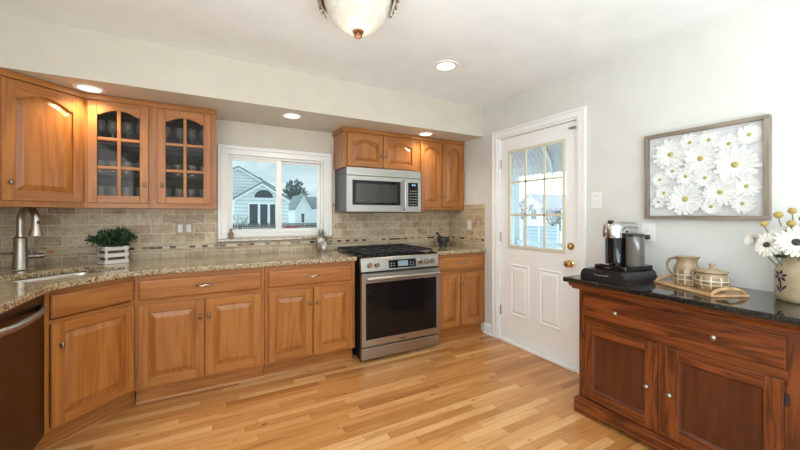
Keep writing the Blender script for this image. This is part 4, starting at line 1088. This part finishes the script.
# silver pineapple
pa = thing('pineapple_ornament', 'silver metal pineapple on the counter below the window', 'ornament', (0.915, 3.275, 0.914))
prof = []
for k in range(15):
    a = PI*(0.09+0.85*k/14); prof.append((0.060*math.sin(a)**0.8, 0.075-0.078*math.cos(a)))
prof[0] = (0.034, 0.0)
m = MB(); n_ = 26; rings = []
for j, (r, z) in enumerate(prof):
    rings.append([(r*(1+0.045*(((k+j) % 2)*2-1))*math.cos(2*PI*k/n_), r*(1+0.045*(((k+j) % 2)*2-1))*math.sin(2*PI*k/n_), z) for k in range(n_)])
m.loops(rings); m.build('fruit_body', pewter_m, pa)
m = MB()
for ring_, (cnt, tilt, L_) in enumerate(((8, 0.95, 0.055), (7, 0.6, 0.075), (5, 0.22, 0.095))):
    for k in range(cnt):
        a = 2*PI*k/cnt + ring_*0.4; d = Vector((math.cos(a)*math.sin(tilt), math.sin(a)*math.sin(tilt), math.cos(tilt))); s = Vector((-math.sin(a), math.cos(a), 0))*0.008
        b0 = Vector((0, 0, 0.145)) + Vector((math.cos(a), math.sin(a), 0))*0.01
        mid = b0 + d*L_*0.55; tip = b0 + d*L_ + Vector((math.cos(a), math.sin(a), -0.2))*0.012
        back = -d.cross(s).normalized()*0.003
        m.loops([[tuple(b0-s*0.7), tuple(b0+s*0.7), tuple(b0+back)], [tuple(mid-s), tuple(mid+s), tuple(mid+back)], [tuple(tip-s*0.1), tuple(tip+s*0.1), tuple(tip+back*0.2)]])
m.build('crown_leaves', pewter_m, pa)

# figurine on the sill
fg = thing('figurine', 'small brown carved figurine at left end of the window sill', 'figurine', (0.130, 3.418, 1.060))
m = MB(); m.lathe([(0.020, 0), (0.021, 0.012), (0.017, 0.02), (0.018, 0.035), (0.015, 0.055), (0.010, 0.064), (0.006, 0.068)], n=16); m.build('robe', figure_m, fg, smooth=True)
m = MB(); m.ball((0, 0, 0.081), 0.0135, 14, 10, sz=1.15); m.build('head', figure_m, fg, smooth=True)
m = MB()
for s in (-1, 1): m.tube([(s*0.014, 0.0, 0.055), (s*0.020, -0.008, 0.040), (s*0.004, -0.018, 0.036)], 0.005, 8)
m.build('arms', figure_m, fg, smooth=True)

# mortar and pestle
mt = thing('mortar', 'dark grey stone mortar on the short countertop', 'mortar', (2.335, 3.235, 0.914))
m = MB(); m.lathe([(0.044, 0), (0.046, 0.012), (0.040, 0.022), (0.058, 0.04), (0.070, 0.065), (0.073, 0.10), (0.070, 0.104), (0.062, 0.10), (0.056, 0.065), (0.035, 0.04), (0.0, 0.034)], n=32); m.build('bowl', stone_m, mt, smooth=True)
pe = thing('pestle', 'dark stone pestle leaning in the mortar', 'pestle', (2.345, 3.235, 0.963))
MB().tube([(0, 0, 0.0), (-0.008, 0, 0.01), (-0.03, 0, 0.034), (-0.075, 0.0, 0.085), (-0.095, 0.0, 0.108), (-0.10, 0, 0.113)], [0.010, 0.017, 0.014, 0.011, 0.015, 0.008], 14).build('handle', stone_m, pe, smooth=True)

# drinking glasses in the glass-door cabinet
def goblet():
    t = thing('wine_glass', '', 'glass'); m = MB()
    m.lathe([(0.030, 0), (0.028, 0.003), (0.005, 0.008), (0.004, 0.07), (0.012, 0.078), (0.030, 0.095), (0.036, 0.125), (0.031, 0.165), (0.030, 0.165), (0.034, 0.125), (0.028, 0.098), (0.0, 0.082)], n=20); m.build('bowl_and_stem', tumbler_m, t, smooth=True); return t
def tumbler(r, h):
    t = thing('tumbler', '', 'glass'); m = MB()
    m.lathe([(r*0.82, 0), (r*0.84, 0.003), (r, h), (r*0.94, h), (r*0.80, 0.012), (0, 0.011)], n=20); m.build('glass_body', tumbler_m, t, smooth=True); return t
protos = {'g': goblet(), 's': tumbler(0.036, 0.088), 't': tumbler(0.036, 0.132)}
used = set()
for z, key, nm in ((1.803, 'g', 'stemmed wine glass on the top shelf'), (1.583, 's', 'short clear tumbler on the middle shelf'), (1.350, 't', 'tall clear tumbler on the cabinet bottom')):
    for side, xs in (('left', (-0.735, -0.655, -0.575, -0.495)), ('right', (-0.335, -0.25, -0.165, -0.08))):
        for x in xs:
            for y in ((3.235,) if key == 'g' else (3.215, 3.33)):
                p = protos[key]
                if key in used: o = copy_tree(p)
                else: o = p; used.add(key)
                o.location = (x+random.uniform(-.008, .008), y, z)
                where = {3.215: 'front row ', 3.33: 'back row ', 3.235: ''}[y]
                o['label'] = nm + ' behind the ' + side + ' glass door' + (', ' + where.strip() if where else '')
                o['group'] = ('stemmed glasses' if key == 'g' else 'short tumblers' if key == 's' else 'tall tumblers') + ' behind the ' + side + ' glass door' + (' ' + where.strip() if where else '')

# ================================================================== lamps
def downlight(label, x, y, z, power, col, lensm, r=0.085, group=None, spot=2.4):
    t = thing('recessed_light', label, 'recessed light', (x, y, z), group=group)
    m = MB(); m.lathe([(r, 0.0), (r-0.002, -0.006), (r*0.78, -0.007), (r*0.70, -0.001), (r*0.70, 0.0)], n=36); m.build('trim_ring', trim_m, t, smooth=True)
    MB().lathe([(r*0.70, -0.003), (r*0.4, -0.0045), (0, -0.005)], n=30).build('lens', lensm, t, smooth=True)
    d = bpy.data.lights.new('bulb', 'SPOT'); d.energy = power; d.color = col; d.shadow_soft_size = 0.05; d.spot_size = spot; d.spot_blend = 0.7
    o = bpy.data.objects.new('bulb', d); link(o, t); o.location = (0, 0, -0.03)
    return t
downlight('recessed soffit light above the sink corner cabinets', -0.742, 3.02, 2.13, 17, (1.0, 0.78, 0.56), lens_m, group='soffit downlights')
downlight('recessed soffit light above the window', 0.585, 3.02, 2.13, 12, (1.0, 0.80, 0.60), lens_m, group='soffit downlights')
downlight('recessed soffit light above the microwave cabinets', 1.955, 3.02, 2.13, 11, (1.0, 0.84, 0.64), lens_m, group='soffit downlights')
downlight('white recessed ceiling light near the door', 1.588, 2.162, CZ, 14, (1.0, 0.94, 0.86), lens2_m, r=0.10)
fx = thing('ceiling_light', 'bronze flush ceiling light with marbled white glass bowl', 'ceiling light', (0.637, 1.611, CZ))
m = MB(); m.lathe([(0.0, -0.001), (0.15, -0.001), (0.155, -0.02), (0.20, -0.055), (0.205, -0.075), (0.198, -0.09), (0.185, -0.098), (0.175, -0.09), (0.0, -0.08)], n=44); m.build('pan', bronze_m, fx, smooth=True)
bp = [(0.172, -0.088), (0.166, -0.115), (0.148, -0.158), (0.118, -0.197), (0.078, -0.224), (0.035, -0.237), (0.0, -0.238)]
m = MB(); m.lathe(bp, n=44); m.build('glass_bowl', bowl_m, fx, smooth=True)
m = MB(); m.lathe([(0.016, -0.233), (0.029, -0.235), (0.027, -0.243), (0.013, -0.247), (0.012, -0.253), (0.020, -0.258), (0.019, -0.266), (0.008, -0.273), (0.0, -0.274)], n=24); m.build('finial', bronze_m, fx, smooth=True)
ornament_m = plain('worn_bronze_silver', (0.40, 0.33, 0.27), 0.4, 0.8)
for k in range(4):
    a = PI/4*2*k - math.radians(28.6)
    m = MB()
    for w_, zz0, zz1, ro in ((0.045, -0.06, -0.105, 0.010), (0.034, -0.10, -0.135, 0.010), (0.020, -0.13, -0.165, 0.008)):
        m.ball((0, 0, 0), 1, 10, 6) if False else None
        r0 = 0.190 if zz1 > -0.12 else 0.182 if zz1 > -0.15 else 0.172
        m.loops([[(r0, -w_, zz0), (r0, w_, zz0), (r0-0.012, w_*0.6, zz1), (r0-0.012, -w_*0.6, zz1)], [(r0+ro, -w_*0.8, zz0), (r0+ro, w_*0.8, zz0), (r0+ro-0.012, w_*0.45, zz1), (r0+ro-0.012, -w_*0.45, zz1)]])
        m.tube([(r0+ro, -w_*0.7, zz0-0.006), (r0+ro+0.006, -w_*0.3, zz0-0.02), (r0+ro, 0.0, zz0-0.01), (r0+ro+0.006, w_*0.3, zz0-0.02), (r0+ro, w_*0.7, zz0-0.006)], 0.004, 6)
    m.build('leaf_bracket', ornament_m, fx, M=Matrix.Rotation(a, 4, 'Z'))
d = bpy.data.lights.new('bulb', 'POINT'); d.energy = 2; d.color = (1.0, 0.93, 0.82); d.shadow_soft_size = 0.12
o = bpy.data.objects.new('bulb', d); link(o, fx); o.location = (0, 0, -0.36)

# ================================================================== outside
struct(MB().box(-60, 120, BY+T+0.02, 160, -1.1, -0.9).box(RX+T+0.02, 120, -60, BY+T+0.02, -1.1, -0.9).build('ground', snow_m))
def gable(name, label, x0, x1, y, ridge, eave, depth, wallm, roofm, trim=True, over=0.25):
    t = thing(name, label, 'house', (x0, y, -0.9))
    W = x1-x0; xc = W/2; R_ = ridge+0.9; E_ = eave+0.9
    m = MB(); m.prism([(0, 0), (W, 0), (W, E_), (xc, R_-0.06), (0, E_)], 'y', 0, depth); m.build('walls', wallm, t)
    sl_ = (R_-E_)/xc; m = MB()
    for s in (-1, 1):
        e_ = xc + over
        m.prism([(xc, R_), (xc+s*e_, R_-sl_*e_), (xc+s*e_, R_-sl_*e_-0.22), (xc, R_-0.22)], 'y', -0.35, depth+0.3)
    m.build('roof', roofm, t)
    if trim:
        m = MB()
        for s in (-1, 1): m.prism([(xc, R_-0.22), (xc+s*(xc+over), R_-sl_*(xc+over)-0.22), (xc+s*(xc+over), R_-sl_*(xc+over)-0.46), (xc, R_-0.46)], 'y', -0.28, -0.05)
        m.build('rake_board', exttrim_m, t)
    return t
h1 = gable('neighbour_house', 'pale blue house with arched attic window and triple window, seen through window', 1.9, 7.75, 42, 5.15, 3.25, 8, siding_m, roof_m, over=0.12)
m = MB(); cx_, cz_, rr_ = 3.07, 4.17, 0.0
pts = [(cx_+1.02*math.cos(PI*k/16), cz_+0.90*math.sin(PI*k/16)) for k in range(17)]
m.prism(pts, 'y', -0.12, 0.05); m.build('arched_window', extglass_m, h1)
m = MB()
pts2 = [(cx_+1.16*math.cos(PI*k/16), cz_-0.1+1.10*math.sin(PI*k/16)) for k in range(17)]
m.prism(pts2, 'y', -0.06, 0.0); m.build('arch_trim', exttrim_m, h1)
for x0, x1 in ((1.56, 2.43), (2.69, 3.48), (3.75, 4.32)):
    f = MB().box(x0-0.13, x1+0.13, -0.06, 0.0, 0.9, 3.55).build('window_frame', exttrim_m, h1)
    MB().box(x0, x1, -0.10, 0.05, 1.0, 3.42).build('window', extglass_m, f)
h2 = gable('neighbour_house', 'larger pale blue house with tall gable behind the arched-window house', -1.7, 7.34, 51, 7.95, 5.35, 9, siding_m, roof_m, over=0.2)
MB().prism([(6.9, 7.0), (7.35, 7.55), (7.55, 7.5), (8.3, 6.3), (8.0, 6.2)], 'y', 1.0, 2.2).build('dormer_vent', roof_m, h2)
h3 = gable('neighbour_house', 'narrow white house with steep gable at right of the window view', 12.2, 14.95, 60, 4.95, 2.55, 9, siding2_m, roof_m, over=0.12)
MB().box(1.05, 1.5, -0.08, 0.05, 0.9, 2.4).build('window', extglass_m, h3)
MB().box(2.75, 9.0, 1.0, 8.0, 0, 3.3).build('side_wing', siding2_m, h3)
MB().prism([(1.0, 3.4), (4.6, 5.6), (8.2, 3.4)], 'x', 2.9, 9.2).build('wing_roof', roof_m, h3)
fe = thing('yard_fence', 'dark picket fence low in the window view', 'fence', (-3, 33, -0.9))
m = MB()
for k in range(60): m.box(k*0.2, k*0.2+0.13, 0, 0.05, 0, 1.43)
m.box(0, 12, 0.05, 0.1, 0.3, 0.4).box(0, 12, 0.05, 0.1, 1.1, 1.2); m.build('pickets', fence_m, fe)
rd = thing('red_shed', 'low faded red bin beside the dark fence', 'bin', (5.45, 31.0, -0.9))
MB().box(0, 1.25, 0, 1.0, 0, 1.15).build('body', redp_m, rd, bevel=0.04); MB().box(-0.04, 1.29, -0.05, 1.05, 1.15, 1.25).build('lid', redp_m, rd)
def branch_tree(name, label, loc, h, spread, mat, levels=4, r0=0.18, foliage_mat=None):
    t = thing(name, label, 'tree', loc); m = MB()
    def grow(p, d, L_, r, lv):
        q = p + d*L_
        m.tube([tuple(p), tuple(p.lerp(q, 0.5)+Vector((random.uniform(-.04, .04), random.uniform(-.04, .04), 0))*L_), tuple(q)], [r, r*0.8, r*0.6], 5)
        if lv == 0: return
        for k in range(3 if lv > 1 else 4):
            e = (d + Vector((random.uniform(-1, 1), random.uniform(-1, 1), random.uniform(-0.1, 0.7)))*spread).normalized(); grow(p.lerp(q, random.uniform(0.6, 1.0)), e, L_*random.uniform(0.55, 0.8), r*0.55, lv-1)
    grow(Vector((0, 0, 0)), Vector((0, 0, 1)), h*0.36, r0, levels)
    m.build('branches', mat, t)
    if foliage_mat:
        m = MB(); foliage(m, (0, 0, h*0.62), (h*0.23, h*0.23, h*0.36), 500, h*0.10, 1); m.build('foliage', foliage_mat, t)
    return t
branch_tree('evergreen_tree', 'dark evergreen tree between the two neighbour houses', (15.3, 76, -0.9), 9.6, 0.6, bark_m, 2, 0.25, ever_m)
branch_tree('bare_bush', 'bare twiggy bush in front of the pale blue house', (2.3, 39, -0.9), 3.2, 1.0, bush_m, 4, 0.07)
# beyond the door
aw = thing('awning', 'curved pale metal awning outside the door', 'awning', (RX+T+0.02, 1.5, 2.02))
m = MB(); nY = 30; rows = []
for i in range(nY*2+1):
    y = 2.2*i/(nY*2); off = 0.018*(i % 2)
    pts = []
    for k in range(9):
        u = k/8; x = 1.15*math.sin(u*PI/2); z = 0.42 - 0.62*(1-math.cos(u*PI/2))
        pts.append((x, y, z+off))
    rows.append(pts)
V = [[m.bm.verts.new(p) for p in r] for r in rows]
for a, b in zip(V, V[1:]):
    for k in range(8): m.bm.faces.new((a[k], a[k+1], b[k+1], b[k]))
o = m.build('corrugated_sheet', awn_m, aw); sm = o.modifiers.new('thick', 'SOLIDIFY'); sm.thickness = 0.006
m = MB()
for yy in (0.0, 1.45, 2.2):
    m.tube([(1.15*math.sin(k/10*PI/2), yy, 0.40-0.62*(1-math.cos(k/10*PI/2))) for k in range(11)], 0.02, 8)
m.build('arched_rib', exttrim_m, aw, smooth=True)
pr = thing('porch_railing', 'pale railing and posts of the porch outside the door', 'railing', (3.95, 1.6, -0.15))
MB().box(0, 0.07, 0, 2.3, 1.0, 1.06).build('top_rail', post_m, pr); MB().box(0.01, 0.06, 0, 2.3, 0.78, 0.82).build('lower_rail', post_m, pr)
for yy in (2.03, 2.18, 0.0): MB().box(-0.02, 0.08, yy, yy+0.1, 0.0, 2.0).build('post', post_m, pr)
struct(MB().box(RX+T+0.02, 4.2, 1.3, 4.0, -0.9, -0.15).build('porch_floor', snow_m))
def side_house(label, x, y0, y1, ridge, eave):
    t = thing('far_house', label, 'house', (x, y0, -0.9)); W = y1-y0
    m = MB(); m.prism([(0, 0), (W, 0), (W, eave), (W/2, ridge-0.1), (0, eave)], 'x', 0, 9); m.build('walls', siding3_m, t)
    m = MB()
    for s in (-1, 1): m.prism([(W/2, ridge), (W/2+s*(W/2+0.4), eave-0.25), (W/2+s*(W/2+0.4), eave-0.5), (W/2, ridge-0.3)], 'x', -0.3, 9.3)
    m.build('roof', roofsnow_m, t)
    for yy in (W*0.28, W*0.62): MB().box(-0.05, 0.05, yy, yy+0.9, 1.6, 3.0).build('window', plain('far_window', (0.25, 0.30, 0.34), 0.2), t)
side_house('white gabled house beyond the door, left of the pair seen through its glass', 40, 31.5, 36.9, 5.3, 3.2)
side_house('white gabled house beyond the door, right of the pair seen through its glass', 42, 23.5, 30.6, 5.6, 3.2)
bf = thing('board_fence', 'low blue-grey board fence across the yard beyond the door', 'fence', (17, 12.5, -0.9))
MB().box(0, 0.06, 0, 2.6, 0.0, 1.55).build('boards', bluefence_m, bf)
for yy in (0.0, 1.25, 2.5): MB().box(-0.05, 0.0, yy, yy+0.1, 0, 1.65).build('post', post_m, bf)
branch_tree('bare_tree', 'bare tree beyond the door, further left', (28, 24.5, -0.9), 5.0, 0.9, bark_m, 4, 0.08)
branch_tree('bare_tree', 'bare tree beyond the door, further right', (27, 20.5, -0.9), 4.6, 0.9, bark_m, 4, 0.07)
